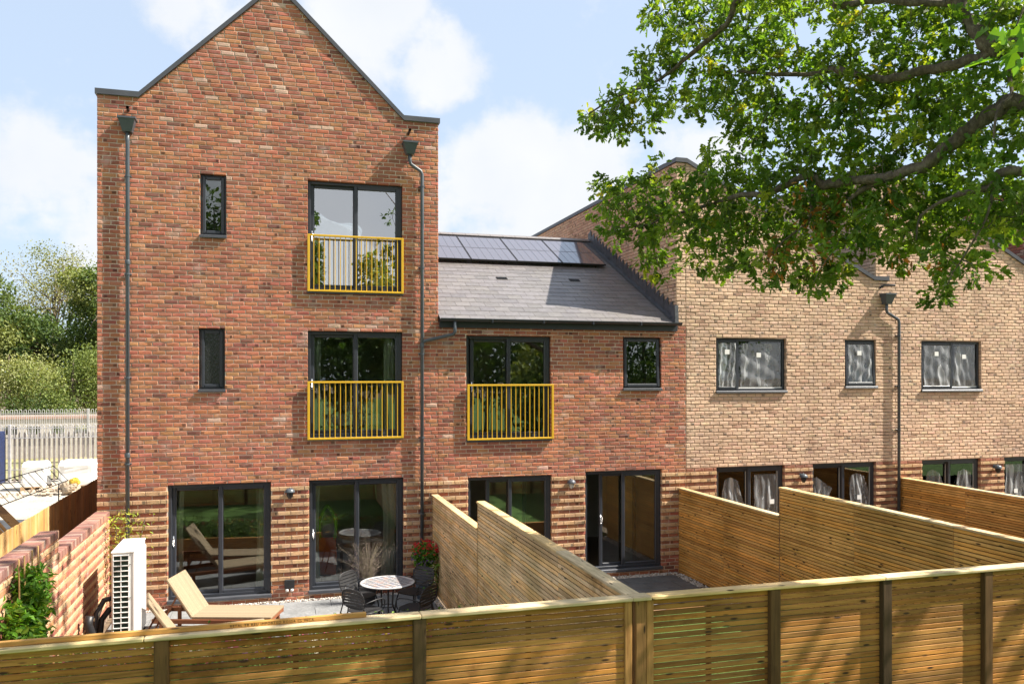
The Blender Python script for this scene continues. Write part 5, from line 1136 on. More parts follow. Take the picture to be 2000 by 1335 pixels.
OAK_CL="""4.95,-7.53,5.62;6.37,-8.8,5.79;5.46,-6.71,6.1;6.14,-8.24,6.28;5.3,-7.89,5.47;5.37,-6.7,6.34;7.2,-8.54,5.91;5.28,-8.37,6.36;4.41,-6.33,5.58;6.1,-8.82,7.49;6.02,-9.21,6.04;5.76,-8.6,5.71;5.06,-8.06,6.01;4.33,-7.14,6.02;5.41,-7.81,7.61;5.33,-6.43,8.3;4.46,-6.58,8.72;5.77,-7.24,7.27;5.64,-8.58,6.14;4.87,-7.77,8.24;5.82,-8.37,7.9;6.07,-7.52,7.36;6.55,-8.88,6.69;7.06,-8.33,6.1;5.02,-7.49,8;5.51,-8.63,6.2;5.7,-8.48,6.97;6.55,-9.31,7.88;6.33,-7.75,8.05;5.5,-6.78,7.18;6.3,-9.93,6.47;5.72,-8.37,7.32;7.23,-9.15,6.42;4.98,-7.96,7.18;4.36,-5.82,6.56;5.98,-9.27,5.27;4.81,-6.79,8.21;6.36,-9.96,6.72;5.81,-8.35,6.6;5.87,-8.53,6.12;6.65,-8.3,7.94;4.61,-7.45,6.55;6.07,-8.95,6.08;6.69,-9.14,6.22;5.06,-7.95,6.29;5.74,-9.09,5.89;5.43,-6.98,7.27;6.13,-9.5,7.15;5,-6.77,5.57;5.17,-6.35,5.83;5.82,-7.28,6.61;6.7,-8.69,7.96;6.78,-8.48,5.98;6.18,-8.55,8.02;7.11,-8.45,7.58;4.28,-6.38,6.47;5.57,-7.04,8.16;6.37,-7.76,8.41;4.11,-6.18,7.45;7.06,-9.07,6.83;4.44,-6.06,6.47;5.73,-7.64,5.18;5.85,-7.89,6.2;4.43,-7.34,5.75;4.36,-7.26,7.17;6.57,-8.19,6.06;3.75,-6.7,6.15;5.97,-8.03,7.54;6.78,-8.99,6.48;4.85,-7.31,5.61;7.19,-9.02,5.83;4.67,-6.53,8.45;6.24,-9.99,5.64;6.05,-9.41,7.35;5.66,-8.64,6.9;4.54,-6.91,7.44;4.98,-7.7,7.93;6.97,-8.53,6.04;6.55,-8.8,6.67;6.31,-9.32,6.24;6.86,-8.05,7.05;6.13,-8.98,7.98;5.85,-8.38,6.75;5.47,-7.67,8.13;4.3,-6.5,7.73;6.23,-8.39,5.93;4.12,-6.29,6.25;4.61,-7.4,6.03;4.85,-7.71,7.28;5.96,-8.99,5.65;4.09,-6.96,7.73;5.97,-8.41,6.74;6.84,-9.46,7.83;5.61,-6.95,8.67;6.15,-9.72,6.2;7.02,-9.09,7.87;4.85,-6.43,8.78;5.61,-6.82,8.66;5.29,-6.37,8.86;6.53,-9.47,5.96;5.33,-8.05,6.31;5.56,-6.68,6.43;4.31,-5.84,7.86;4.09,-5.93,5.89;6.53,-8.91,7.04;4.85,-6.43,8.64;5.3,-7.08,8.36;7.17,-8.73,5.99;5.95,-9.17,6.07;5.44,-7.5,5.53;4.63,-7.11,5.57;4.98,-6.67,8.63;3.96,-6.82,7.32;5.54,-7.23,7.32;5.28,-6.66,8.88;5.65,-8.37,5.38;6.71,-8.12,8.11;6.14,-7.83,8.13;5.07,-7.62,7.68;5.85,-7.94,7.14;6.55,-8.46,7.44;5.08,-7.22,7.71;7.06,-8.55,6.14;5.69,-6.73,8.38;6.6,-8.91,6.45;4.23,-5.77,6.15;6.66,-8.64,7.1;5.23,-7.22,8.63;5.45,-8.09,6.25;4.44,-6.5,7.34;5.32,-6.45,8.92;5.22,-6.56,7.42;5.58,-7.6,5.94;5.44,-6.74,6.53;5.88,-8.75,6.34;4.12,-5.85,7.65;6.42,-8.37,7.23;6.16,-8.67,7.89;6.4,-8.65,5.9;6.27,-8.35,5.37;6.41,-8.53,6.13;5.41,-7.1,8.74;5.65,-6.69,8.25;6.36,-9.57,5.88;6.47,-8.13,6.43;6.05,-8.79,6.83;5.13,-6.63,7.85;4.15,-6.89,6.26;6.78,-8.31,7.57;5.88,-9.05,6.59;7.24,-8.71,7.21;4.94,-6.7,6.46;6.83,-9.43,7.28;6.12,-7.6,6.35;4.17,-7.05,7.89;5.61,-8.49,5.97;4.69,-7.54,5.37;3.87,-6.69,5.81;6.37,-8.98,5.69;5.11,-7.39,6.87;6.6,-7.92,5.79;3.78,-6.61,7.19;5.47,-8.3,6.92;3.94,-6.69,6.43;5.31,-7.06,6.1;6.62,-9.51,7.58;6.15,-8.96,5.66;5.17,-6.47,8.53;5.35,-7.08,7.62;5.36,-8.1,5.86;4.67,-7.35,7.29;4.01,-5.53,7.47;4.96,-6.14,6.34;6.94,-8.44,8.32;6.47,-8.65,6.95;5.72,-7.75,8.3;5.09,-7.96,6.23;5.27,-7.5,5.31;4.13,-6.69,5.73;6.74,-9.64,7.1;5.46,-7.28,7.64;3.89,-6.19,7.42;6.36,-7.59,8.13;7.19,-8.95,8.03;6.35,-9.9,5.55;6.19,-8.13,7.04;5.89,-9.07,7.49;5.92,-8.22,5.53;4.05,-5.21,7.72;5.24,-6.89,8.74;4.87,-7.05,8.06;5.53,-8.11,6.94;5.05,-7.17,8.12;6.14,-8.84,7.19;7.06,-8.43,6.14;7.11,-8.67,6.74;6.93,-8.96,7.51;6.12,-8.75,6.06;6.6,-9.55,7.44;5.11,-8.16,6;6.62,-9.23,5.64;3.72,-6.55,6.27;6.08,-9.5,7.37;4.91,-6.95,8.75;6.14,-9.74,6.27;5.6,-7.11,6.35;6.04,-7.79,5.16;4.26,-6.36,7.86;5.25,-8.22,6.38;5.09,-6.17,7.63;6.58,-9.25,7.08;6.11,-8.12,6.09;6.18,-8.98,6.9;4.36,-5.53,6.58;6.37,-9.22,6.06;6.36,-8.49,7.34;4.05,-6.27,7.27;4.61,-6.67,8.73;6.14,-7.6,7.53;6.16,-9,7.61;5.77,-7.85,8.15;5.48,-7.32,7.86;6.44,-8.96,6.3;7.1,-9.04,6.54;5.16,-7.93,5.1;4.53,-7.46,5.76;6.5,-8.57,6.15;5.79,-8.95,5.62;3.8,-6.65,7.01;4.57,-5.94,6.22;4.15,-6.3,5.86;4.82,-7.5,6.33;5.96,-8.38,6.55;5.12,-7.79,6.91;7.16,-9.18,7.61;6.58,-8.27,8.36;7.01,-8.63,5.97;4.97,-8.02,5.36;6.15,-8.41,7.07;6.18,-8.75,6.42;6.98,-8.3,7.84;5.7,-7.59,8.56;6.07,-7.44,6.85;4.49,-7.43,8.44;6.72,-8.17,7.09;6.17,-7.81,5.73;5.84,-6.93,6.15;6.53,-9.03,7.53;5.71,-7.26,7.03;6.18,-9.18,6.39;5.35,-8.3,8.1;5.57,-8.68,5.69;4.65,-7.42,5.83;5.85,-8.85,7.3;5.34,-7.29,6.94;5.67,-7.3,5.76;5.77,-8.9,5.51;6.12,-9.18,6.58;6.3,-8.12,6.04;5.76,-7.05,8.07;5.1,-6.93,7.81;6.72,-8.84,6.9;4.17,-5.84,6.61;4.35,-6.23,7.27;6.95,-8.57,7.14;6.16,-9.83,7.36;6.42,-8.64,6.56;5.44,-7.37,6.97;4.88,-6.08,6.35;6.08,-7.28,8.44;5.55,-7.95,6.7;5.07,-8.07,7.74;3.9,-6.13,6.24;5.26,-6.82,8.03;5.34,-6.53,6.2;5.15,-8.04,5.25;5.04,-6.57,7.88;5.79,-8.41,6.81;5.29,-7.59,8.03;5.23,-7.79,5.26;6.53,-8.37,8.17;6.69,-9.24,7.72;4.18,-5.62,6.57;5.11,-6.44,6.33;4.09,-6.93,7.39;6.27,-9.37,5.22;5.1,-6.84,6.37;4.89,-7.89,5.31;6.5,-9.88,7.24;4.66,-5.91,7.45;4.97,-6.35,6.49;4.88,-7.42,6.27;5.07,-6.81,7.86;6.26,-8.97,7.18;6.77,-8.01,6.71;5.5,-6.85,6.59;4.58,-7.36,8.38;6.58,-8.96,5.61;5.59,-8.51,7.05;5.2,-7.43,7.39;7,-8.24,7.37;4.63,-6.66,8.04;6.04,-8.46,6.21;5.64,-7.61,5.32;5.92,-8.36,5.86;3.83,-6.66,5.87;5,-7.3,6.82;5.01,-6.81,6.63;5.82,-7.2,6.43;6.15,-8.19,7.87;5.73,-7.12,6.6;4.27,-6.97,8.27;6.48,-7.64,8.57;5.44,-8.04,6;6.31,-7.76,6.07;6.33,-9.68,5.58;6.48,-8.27,5.86;4.92,-6.14,6.55;6.56,-8.26,5.65;7.15,-9.27,6.94;6.04,-8.37,6.39;6.14,-9.14,5.19;6.67,-9.47,5.49;5.28,-6.69,5.83;6.06,-7.42,6.14;5.64,-7.67,6.7;5.9,-8.58,6.25;4.35,-6.22,7.73;4.55,-7.53,6.17;5.9,-7.57,7.59;4.19,-5.97,7.27;6.14,-9.6,6.75;7.38,-9.05,5.72;7.26,-9.15,6.23;4.73,-7.33,8.25;5.15,-6.63,5.8;7.16,-9.29,5.97;5.34,-8.08,7.56;7.16,-8.47,6.64;6.62,-9.22,6.09;5.09,-6.55,6.07;6.47,-9.61,5.73;4.63,-6.42,8.01;5.89,-7.31,5.7;7.18,-8.65,7.24;7.31,-8.82,5.72;6.31,-8.26,8.2;5.29,-6.83,7.49;5.77,-7.68,7.15;6.57,-9.57,5.95;6.52,-8.42,5.67;4.53,-6.44,8.05;4.79,-7.67,6.93;4.69,-6.45,6.37;4.81,-7.16,6.34;6.25,-8.32,6.65;6.7,-8.56,5.04;6.57,-8.69,5.76;4.86,-6.54,8.83;5.28,-6.95,7.09;6.28,-10.03,7;5.61,-8.4,5.99;6.84,-8.05,7.32;4.64,-7.06,7.41;6.28,-8.11,7.46;6.24,-7.6,6.37;6.8,-9.51,5.9;5.36,-8.09,6.82;5.4,-8.26,5.65;5.51,-8.49,7.74;4.04,-6.66,5.93;6.17,-8.96,6.74;6.27,-8.41,7.32;6.04,-7.84,7.39;5.92,-8.17,6.57;6.05,-8.35,6.09;6,-8.63,6.83;6.23,-8.18,6.62;4.78,-7.7,5.71;7.08,-8.77,8.11;7.2,-8.6,7.62;6.32,-8.26,8.09;5.39,-8.07,5.66;6.38,-9.42,5.71;5.08,-6.27,6.05;6.2,-9.7,5.91;6.1,-8.47,7.13;6.01,-7.89,6.55;5.82,-8.54,6.25;6.49,-9.03,7.98;6.15,-9.7,5.86;6.72,-8.93,5.76;5.32,-7.96,5.93;5.52,-8.26,6.76;6.28,-9.57,7.3;6.58,-9.4,7.03;5.15,-7.2,5.49;4.75,-7.6,7.83;5.09,-8,8.03;5.33,-8.47,7.25;5.08,-7.92,8.22;6.32,-8.95,6.52;4.6,-7.58,6.03;6.25,-9.87,7.46;7.03,-8.45,6.37;4.86,-6.58,8.51;4.49,-7.18,8.11;4.22,-6.43,5.92;4.18,-7.13,7.95;7.08,-8.7,5.74;5.67,-7.11,5.66;5.56,-8.81,7.72;4.71,-6.29,6.66;4.52,-7.12,7.2;5.12,-6.34,7.64;5.39,-7.26,6.28;6.6,-9.18,6.76;5.99,-8.53,7.34;4.51,-5.83,6.31;5.4,-7.65,7.62;4.38,-6.76,5.75;6.54,-8.18,6.98;6.68,-9.72,5.92;6.94,-9.1,5.9;6.26,-8.55,6.7;6,-7.22,8.48;6.31,-8.8,5.49;5.84,-7.36,7.18;6.64,-8.68,7.73;5.63,-8.68,6.8;6.43,-8.88,6.77;4.46,-6.43,5.7;5.61,-8.38,7.42;5.25,-6.67,6.74;5.55,-8.22,7.27;5.73,-8.95,5.98;5.61,-6.73,5.62;5.33,-6.57,8.47;5.26,-7.55,7.64;6.19,-7.84,7.41;5.96,-8.6,7.21;5.77,-9.02,5.53;4.87,-7.44,5.85;6.61,-9.56,5.54;6.03,-9.22,6.27;4.38,-6.83,8.2;6.02,-8.94,7.03;5.22,-7.8,7.79;6.28,-9.73,5.97;6.19,-8.98,6.02;4.71,-6.4,7.65;5.63,-7.68,6.84;5.93,-8.36,6.12;6.14,-9.67,5.35;6.28,-9.85,6.93;6.05,-9.38,5.23;5.31,-7.35,8.53;5.93,-8.12,7.77;5.93,-7.93,8.43;5.63,-8.23,5.87;6.77,-8.95,5.98;5.7,-6.97,7.3;6.16,-8.16,7.14;6.19,-7.69,8.37;3.84,-6.27,7.18;4.48,-7.06,7.98;6.7,-8.03,5.41;7,-8.71,7.04;5.67,-7.75,5.52;5.35,-8,8.21;5.6,-7.4,6;5.46,-8.59,7.16;6.43,-8.29,7.11;4.31,-6.84,7.5;6.2,-7.74,5.95;7.05,-8.4,5.31;4.7,-7.65,8.25;6.54,-8.35,5.89;5.21,-7.82,7.17;4.89,-6.31,5.85;6.45,-7.61,5.72;6.54,-8.98,5.67;6.37,-8.22,6.07;5.24,-7.54,5.5;5.8,-7.07,6.73;6.86,-9.5,7.5;6.48,-8.23,6.36;4.65,-7.22,7.11;4.04,-5.65,7.51;6.07,-9.41,6.59;5.49,-7.64,7.89;5.92,-8.91,6.64;6.92,-8.91,6.42;4.57,-7.45,6.34;7.45,-8.88,6.81;5.07,-7.37,8.37;6.16,-9.03,7.73;6.15,-9.59,6.11;4.15,-6.57,6;5.68,-7.62,7.66;6.07,-7.41,6.02;4.67,-6.12,7.89;5.44,-8.33,7.41;5.07,-6.8,7.99;5.49,-7.03,5.5;4.81,-6.9,6.55;4.52,-6.58,6.09;5.61,-7.56,7.82;5.83,-8,5.53;5.4,-6.45,7.53;6.18,-8,6.39;6.84,-8.45,5.2;5.31,-7.49,5.22;6.16,-8.43,5.45;5.07,-8.1,6.22;4.21,-6.96,5.8;5.54,-8.24,6.49;4.59,-7.04,5.95;4.54,-6.65,8.78;6.53,-9.64,6.35;6.39,-7.87,7.36;5.39,-8.53,7.95;5.11,-7.6,5.75;5.6,-7.28,7.16;4.82,-6.01,5.52;4.03,-6.15,7.44;6.03,-9.42,6.41;6.35,-9.19,7.31;4.52,-5.64,7.85;6.03,-7.76,6.68;6.9,-8.38,5.43;6.29,-7.4,7.11;6.72,-9.67,7.5;6.61,-9.48,5.69;5.14,-7.42,5.79;3.92,-6.73,6.26;4.37,-7.27,7.98;6.43,-7.75,7.49;6.26,-7.75,5.82;5.82,-8.08,7.19;7.32,-9.02,6.13;6.29,-9.97,6.2;6.08,-7.19,8.66;4.22,-6.82,7.37;5.63,-6.81,7.38;6.69,-7.9,5.63;6.36,-9.84,6.62;6.23,-9.65,5.48;5.59,-7.36,5.45;6.4,-8.83,6.82;5.53,-8.67,6.6;6.78,-9.04,7.64;6.46,-9.22,7.09;4.33,-5.57,5.91;6.09,-9.22,7.64;6.68,-8.36,6.85;5.96,-7.37,7.73;6.6,-9.73,5.75;6.49,-8.19,7.74;6.66,-9.74,6.88;6.76,-9.66,7.04;6.54,-7.9,7.08;7.31,-9.05,7.26;7.22,-8.54,5.69;5.39,-7.17,6.4;4.77,-6.02,6.3;5.93,-8.43,7.67;4.64,-7.6,6.54;5.25,-8.06,6.85;5.72,-6.84,8.44;4.42,-6.42,8.49;5.74,-9.05,7.17;6.07,-9.16,7.3;4.99,-7.16,6.15;7.47,-9.03,8.01;5.35,-8.45,7.47;6.03,-8.46,7.77;3.92,-6.53,7.5;4.95,-7.3,5.98;5.26,-8.02,6.49;7.52,-8.99,7.6;5.19,-6.31,8.35;6.26,-10.04,6.27;6.91,-8.25,7.92;7.04,-8.56,6.42;5.45,-7.63,8.35;5.79,-8.03,7.6;6.82,-8.41,6.1;4.68,-6.69,8.4;4.61,-6.22,6.53;6.7,-8.56,5.49;6.13,-7.68,6.09;4.65,-6.21,7.52;5.77,-7.64,6.26;6.27,-9.92,6.95;6.43,-7.53,6.31;6.04,-7.61,5.19;5.9,-7.75,6.29;4.39,-6.44,5.42;6.48,-7.62,7.67;4.17,-7.13,8.29;4.54,-6.64,7.43;5.93,-7.45,5.13;5.98,-7.36,7.86;7.22,-8.8,7.87;5.42,-7.04,7.42;6.31,-8.69,7.52;4.8,-7.77,7.16;6.33,-9.01,5.45;5.44,-7.37,5.92;6.49,-9.45,5.67;4.76,-6.2,5.88;6.32,-9.01,6.07;5.96,-9.11,5.71;5.88,-8.07,5.34;5.17,-7.87,7.49;6.2,-8.3,7.99;5.83,-7.8,5.6;4.8,-7.5,7.3;4.46,-6.15,5.79;6.81,-8.46,4.91;5.47,-7.3,5.83;4.45,-6.8,5.96;5.83,-9.18,6.35;4.23,-5.96,6.08;6.34,-9.42,5.97;5.14,-7.68,5.85;6.42,-8.82,7.98;6.27,-8.17,5.96;5.27,-6.45,7.75;5.94,-8.1,6.91;5.36,-6.98,7.84;5.92,-7.38,5.3;5.88,-7.21,5.66;4.49,-6.17,5.93;5.45,-7.01,6.62;6.56,-8.11,5.44;6.64,-8.34,6.77;5.86,-7.56,6;6.01,-7.61,6.89;5.12,-6.36,5.64;4.67,-6.11,5.67;4.82,-6.51,6.57;6.24,-7.61,8.29;6.17,-9.68,6.49;5.91,-8.14,8.19;5.61,-7.12,8.17;6,-8.93,7.29;6.05,-9.06,5.56;4.85,-6.9,7.57;4.64,-6.36,5.36;6.39,-9.59,6.3;6.2,-7.77,5.64;5.45,-6.74,5.93;5.21,-7,5.45;6.26,-7.45,6.94;7.06,-9.36,5.74;4.68,-5.85,8.11;4.32,-6.54,8.52;6.95,-8.6,6.64;5.19,-7.02,6.35;5.94,-8.03,6.8;5.39,-6.76,5.36;6.77,-8.69,7.03;5.65,-7.53,7.25;5.32,-7.49,6.02;6.25,-9.86,5.8;5.16,-6.71,8.51;5.4,-6.7,7.4;6.68,-9.59,7.65;7.25,-8.81,5.9;5.18,-7.14,7.63;6.09,-7.96,6.49;5.57,-8.78,7.65;4.46,-6.68,6.34;6.72,-7.91,6.3;6.46,-9.55,5.49;5.77,-7.94,5.96;3.93,-5.76,7.26;4.73,-7.71,7.97;4.88,-7.6,7.69;6.83,-8.87,6.6;6.05,-9.61,6.76;4.58,-7.28,8.1;6.06,-8.17,6.46;6.72,-8.43,6.75;7.11,-8.45,5.93;6.11,-9.63,5.09;6.67,-8,6.01;5.46,-7.79,6.69;6.58,-8.87,5.42;5.74,-7.95,5.85;6.05,-7.14,5.98;5.73,-8.78,5.59;6.62,-9.08,7.93;6.25,-7.68,7.16;6.06,-7.5,8.47;5.58,-7.57,5.36;6.64,-8.41,8.23;7.07,-8.42,8.2;4.32,-5.96,6.25;7.04,-8.58,5.46;6.75,-8.67,6.47;6.33,-9.12,7.35;5.24,-8.16,7.88;5.98,-9.04,7.73;5.52,-6.9,6.87;4.73,-5.93,6.82;7.09,-8.59,7.84;4.49,-6.58,8.85;6.4,-7.51,5.37;6.07,-9.01,6.91;3.95,-6.66,7.41;5.9,-7.88,5.63;5.06,-7.33,6.1;5.2,-7.85,8.2;5.47,-8.5,7.86;6.27,-9.45,7.46;6.38,-9.88,7.35;5.95,-8.01,6;5.42,-8.31,6.02;4.67,-6.74,6.31;6.77,-9.49,5.86;4.71,-6.25,5.62;5.66,-8.96,5.81;5.38,-8.14,6.73;5.61,-8,5.31;5.71,-8.27,7.04;5.22,-7.34,7.61;6,-7.32,6.78;6.23,-8.2,8.27;4.87,-7.77,7.74;6.18,-9.19,5.78;5.58,-8.44,5.54;4.19,-6.66,6.2;5.21,-7.04,8.05;6.25,-8.38,6.28;5.4,-7.11,7.12;4.28,-7.22,5.79;6.38,-9.17,6.52;3.96,-6.28,7.22;6.06,-7.87,6.23;6.05,-8,8.41;5.83,-9.11,7.81;6.39,-9.03,6;7.03,-9.23,6.01;5.19,-6.59,8.36;6.63,-8.12,6.5;4.71,-6.58,7.93;5.11,-6.98,5.42;6.4,-8.22,7.8;6.43,-9.05,7.74;6.06,-8.62,7.11;4.9,-6.43,8.32;4.75,-6.79,6.3;5.29,-8.41,5.07;5.12,-7.96,5.62;5.41,-8.29,6.14;5.91,-8.69,7.59;5.47,-6.65,7.09;7.3,-8.71,5.74;6.04,-9.57,5.78;6.31,-8.94,6.03;7.2,-9.07,7.26;7.03,-9.22,7.75;4.6,-6.63,8.23;6.6,-9.78,5.96;6.54,-9.15,7.2;6.59,-9.73,7.22;6.56,-8.2,7.68;5.07,-6.87,5.99;5.32,-8.39,6.47;5.39,-7.31,7.92;6.48,-8.83,6.89;6.33,-9.33,5.14;6.95,-9.43,6.6;7,-8.23,5.95;6.02,-7.27,7.67;5.67,-7.41,8.38;5.35,-7.02,5.96;5.19,-7.49,5.92;5.14,-6.89,7.73;6.85,-9.18,5.51;3.82,-6.38,6.49;5.44,-7.53,6.3;4.96,-7.6,6.68;6.55,-9.83,6.18;6.79,-8.58,7.24;6.15,-7.34,8.71;4.92,-7.09,6.02;5.24,-7.59,6.77;6.56,-8.18,5.55;6.08,-7.72,7.6;5.11,-6.4,8.61;5.68,-6.9,7.51;4.24,-6.25,7.25;5.66,-6.72,8.59;6.53,-7.96,5.97;5.32,-8.08,7.74;6.56,-9.11,5.65;6.79,-8.03,7.26;5.4,-6.46,5.97;6.72,-9.6,6.19;5.13,-7.7,6.39;7.03,-9.07,6.02;5.55,-7.42,7.21;5.33,-6.47,8.75;4.14,-7.01,6.09;5.03,-7.42,7.03;5.51,-8.42,5.39;5.59,-7.73,6.13;5.56,-6.94,7.71;4.47,-6.5,7.88;5.33,-7.48,8.29;6.05,-8.06,7.41;5.54,-7.37,8.56;5.58,-7.42,7.33;7.05,-8.54,7.44;5.27,-6.72,6.82;4.85,-7.04,7.21;5.75,-7.47,5.54;5.36,-7.91,5.42;6.75,-8.4,5.79;6.73,-7.91,8.48;5.39,-6.67,5.83;4.58,-6.18,8.99;5.55,-7.4,5.65;6.17,-7.99,6.64;5.93,-7.09,5.79;6.36,-8.21,7.49;6.26,-7.58,6.45;5.11,-6.77,5.91;5.52,-8.08,5.2;6.31,-9.23,5.99;5.85,-8.63,6.98;6.06,-7.51,5.34;6.54,-8.45,7.79;4.48,-5.6,7.31;4.86,-6.8,6.34;6.94,-8.4,6.34;5.67,-8.79,5.71;6.4,-9.58,7.63;4.59,-6.13,5.56;5.66,-8.66,5.57;5.33,-8.31,5.76;4.94,-6.74,5.45;4.16,-5.34,6.65;4.85,-6.15,6.15;6.49,-8.87,6.26;4.54,-5.91,7.64;4.45,-5.57,6.08;5.48,-8.03,6.35;6.17,-7.57,5.38;5.66,-8.39,5.17;6.66,-8.89,6.71;5.56,-7.75,7.11;6.84,-8.47,7.37;7.14,-8.82,5.61;6.09,-7.94,7.78;5.26,-7.96,7.42;6.56,-9.1,5.11;5.52,-7.11,7.23;4.16,-6.88,6.42;5.8,-7.3,6.26;6.99,-8.4,8.26;6.15,-7.44,8.59;4.52,-7.21,5.69;5.64,-8.71,6.57;5.72,-8.18,5.83;6.45,-8.98,5.53;7.07,-8.54,8.29;5.81,-8.27,5.34;4.32,-6.76,5.95;6.13,-7.2,6.3;5.97,-7.84,5.24;6.05,-7.56,6.16;4.35,-6.01,6.34;3.56,-6.43,7.18;4.39,-6.87,6.62;6.86,-8.57,5.81;5.18,-7.6,6.11;5.62,-7.29,8.29;5.65,-8.79,5.77;5.06,-7.34,5.58;6.19,-7.47,7.18;4.95,-7.12,6.46;4.26,-6.63,7.09;5.74,-8.28,7.54;5.81,-8.77,7.06;5.98,-9,5.8;4.73,-7.69,5.97;5.32,-7.39,5.83;4.9,-7.02,6.47;6.65,-9.28,6.81;6.01,-8.28,8.29;6.66,-8.5,6.83;5.38,-7.11,6.11;4.09,-6.56,7.31;7.33,-8.84,5.78;4.94,-7.75,8.14;6.63,-9.33,6.67;4.36,-7.32,5.94;6.11,-9.12,7.89;5.44,-8.36,5.68;4.86,-6.91,7.33;4.63,-6.77,5.86;6.61,-7.81,7.94;5.42,-7.71,6.44;6.32,-8.55,6.01;4.97,-7.61,5.29;5.84,-8,5.39;6.55,-8.75,6.4;5.08,-6.78,7.49;5.97,-8.4,7.89;5.32,-8.4,6.74;5.28,-6.38,7.86;5.68,-6.92,6.5;5.97,-7.74,7.54;4.05,-6.01,6.21;5.43,-8.11,6.83;5.97,-8.55,6.94;6.81,-8.73,5.28;6.02,-8.13,7.23;6.67,-8.06,5.79;6.26,-9.84,7.02;4.93,-6.44,7.94;7.07,-8.8,7.9;6.57,-8.77,7.99;5.41,-7.74,6.34;4.95,-7.04,5.56;6.52,-9.44,6.27;7.08,-8.43,5.43;6.21,-8.57,6.17;5.37,-7.75,6.18;5.99,-9.33,4.88;6.14,-7.33,6.71;6.32,-9.07,6.85;6.67,-8.57,7.82;7.3,-9.15,6.31;5.49,-6.71,6.63;4.41,-6.92,7.96;5.93,-7.47,5.74;6.95,-8.25,7.2;5,-6.8,5.84;4.22,-6.8,5.97;4.79,-7.31,6.53;6.3,-7.51,8.14;6.55,-8.67,7.46;4.43,-6.55,6.09;6.35,-8.78,7.51;6.65,-8.23,5.58;6.81,-8.38,8.01;5.57,-8.68,7.25;5.17,-7.33,6.38;4.89,-7.42,5.61;4.68,-5.88,5.91;4.25,-6.65,7.97;5,-7.89,7.58;5.78,-8.82,7.38;6.51,-8.09,7.26"""
OAK_LIMBS=[[(6.55,-9.79,7.07,0.069),(6.26,-9.71,7.07,0.069),(6.14,-9.57,7.33,0.061),(6.08,-9.45,7.59,0.057),(5.97,-9.42,7.74,0.052)],[(6.26,-9.71,7.06,0.051),(6.07,-9.34,7.04,0.048),(5.99,-9.11,7.08,0.044),(5.88,-8.97,7.05,0.043),(5.73,-8.72,7.11,0.036),(5.58,-8.37,7.31,0.035),(5.5,-8.14,7.33,0.024),(5.31,-7.77,7.44,0.023),(4.99,-7.47,7.55,0.014)],[(5.08,-8.12,8.24,0.035),(4.83,-7.73,8.2,0.033),(4.8,-7.62,8.05,0.031),(4.67,-7.37,7.89,0.029),(4.53,-7.13,7.77,0.024),(4.4,-6.88,7.65,0.018),(4.23,-6.62,7.58,0.015),(3.98,-6.34,7.52,0.013),(3.72,-6.16,7.36,0.009)],[(6.46,-9.87,6.53,0.078),(6.33,-9.73,6.54,0.074),(6.14,-9.57,6.42,0.066),(6.07,-9.34,6.27,0.063),(5.96,-9.2,6.14,0.059),(5.78,-8.95,6.07,0.05),(5.63,-8.69,6.09,0.044),(5.48,-8.34,6.11,0.045),(5.36,-8.2,6.22,0.035),(5.09,-7.91,6.09,0.033),(4.88,-7.64,6.11,0.028),(4.71,-7.28,6.06,0.02),(4.35,-6.97,5.98,0.015),(4.23,-6.83,5.91,0.012),(3.99,-6.55,5.9,0.009)],[(5.4,-8.21,6.18,0.022),(5.42,-8.22,5.95,0.019),(5.44,-8.12,5.76,0.014),(5.25,-7.96,5.58,0.011),(5.15,-7.83,5.4,0.008)],[(5.9,-8.98,6.1,0.04),(5.73,-8.72,6.04,0.031),(5.6,-8.58,5.92,0.018)],[(6.37,-9.95,5.91,0.045),(6.19,-9.69,5.83,0.037),(6.04,-9.44,5.79,0.021),(5.92,-9.19,5.66,0.012),(5.87,-9.18,5.42,0.007)],[(6.09,-9.45,7.58,0.033),(5.82,-9.17,7.69,0.034),(5.59,-8.89,7.79,0.033),(5.43,-8.64,7.83,0.031),(5.37,-8.62,7.85,0.021)],[(5.5,-8.14,7.33,0.014),(5.75,-8.1,7.15,0.011),(5.58,-7.95,6.96,0.008)],[(6.24,-9.7,5.8,0.014),(6.17,-9.68,5.54,0.012),(6.09,-9.45,5.15,0.007)],[(6.33,-9.73,7.06,0.023),(6.22,-9.91,6.62,0.016),(6.03,-9.95,6.46,0.013),(5.99,-9.94,6.19,0.009)]]
BROWN = [(5.45, -8.12, 5.81, 30), (5.49, -8.24, 5.77, 34), (5.63, -8.38, 5.8, 30), (5.18, -7.83, 5.38, 22), (5.24, -7.96, 5.44, 24), (5.51, -8.24, 5.34, 22), (5.95, -8.89, 5.26, 10), (6.25, -9.08, 5.27, 12), (5.16, -8.35, 6.05, 8), (5.81, -8.95, 5.8, 8)]
NEAR = (2.26, -13.55, 5.24)
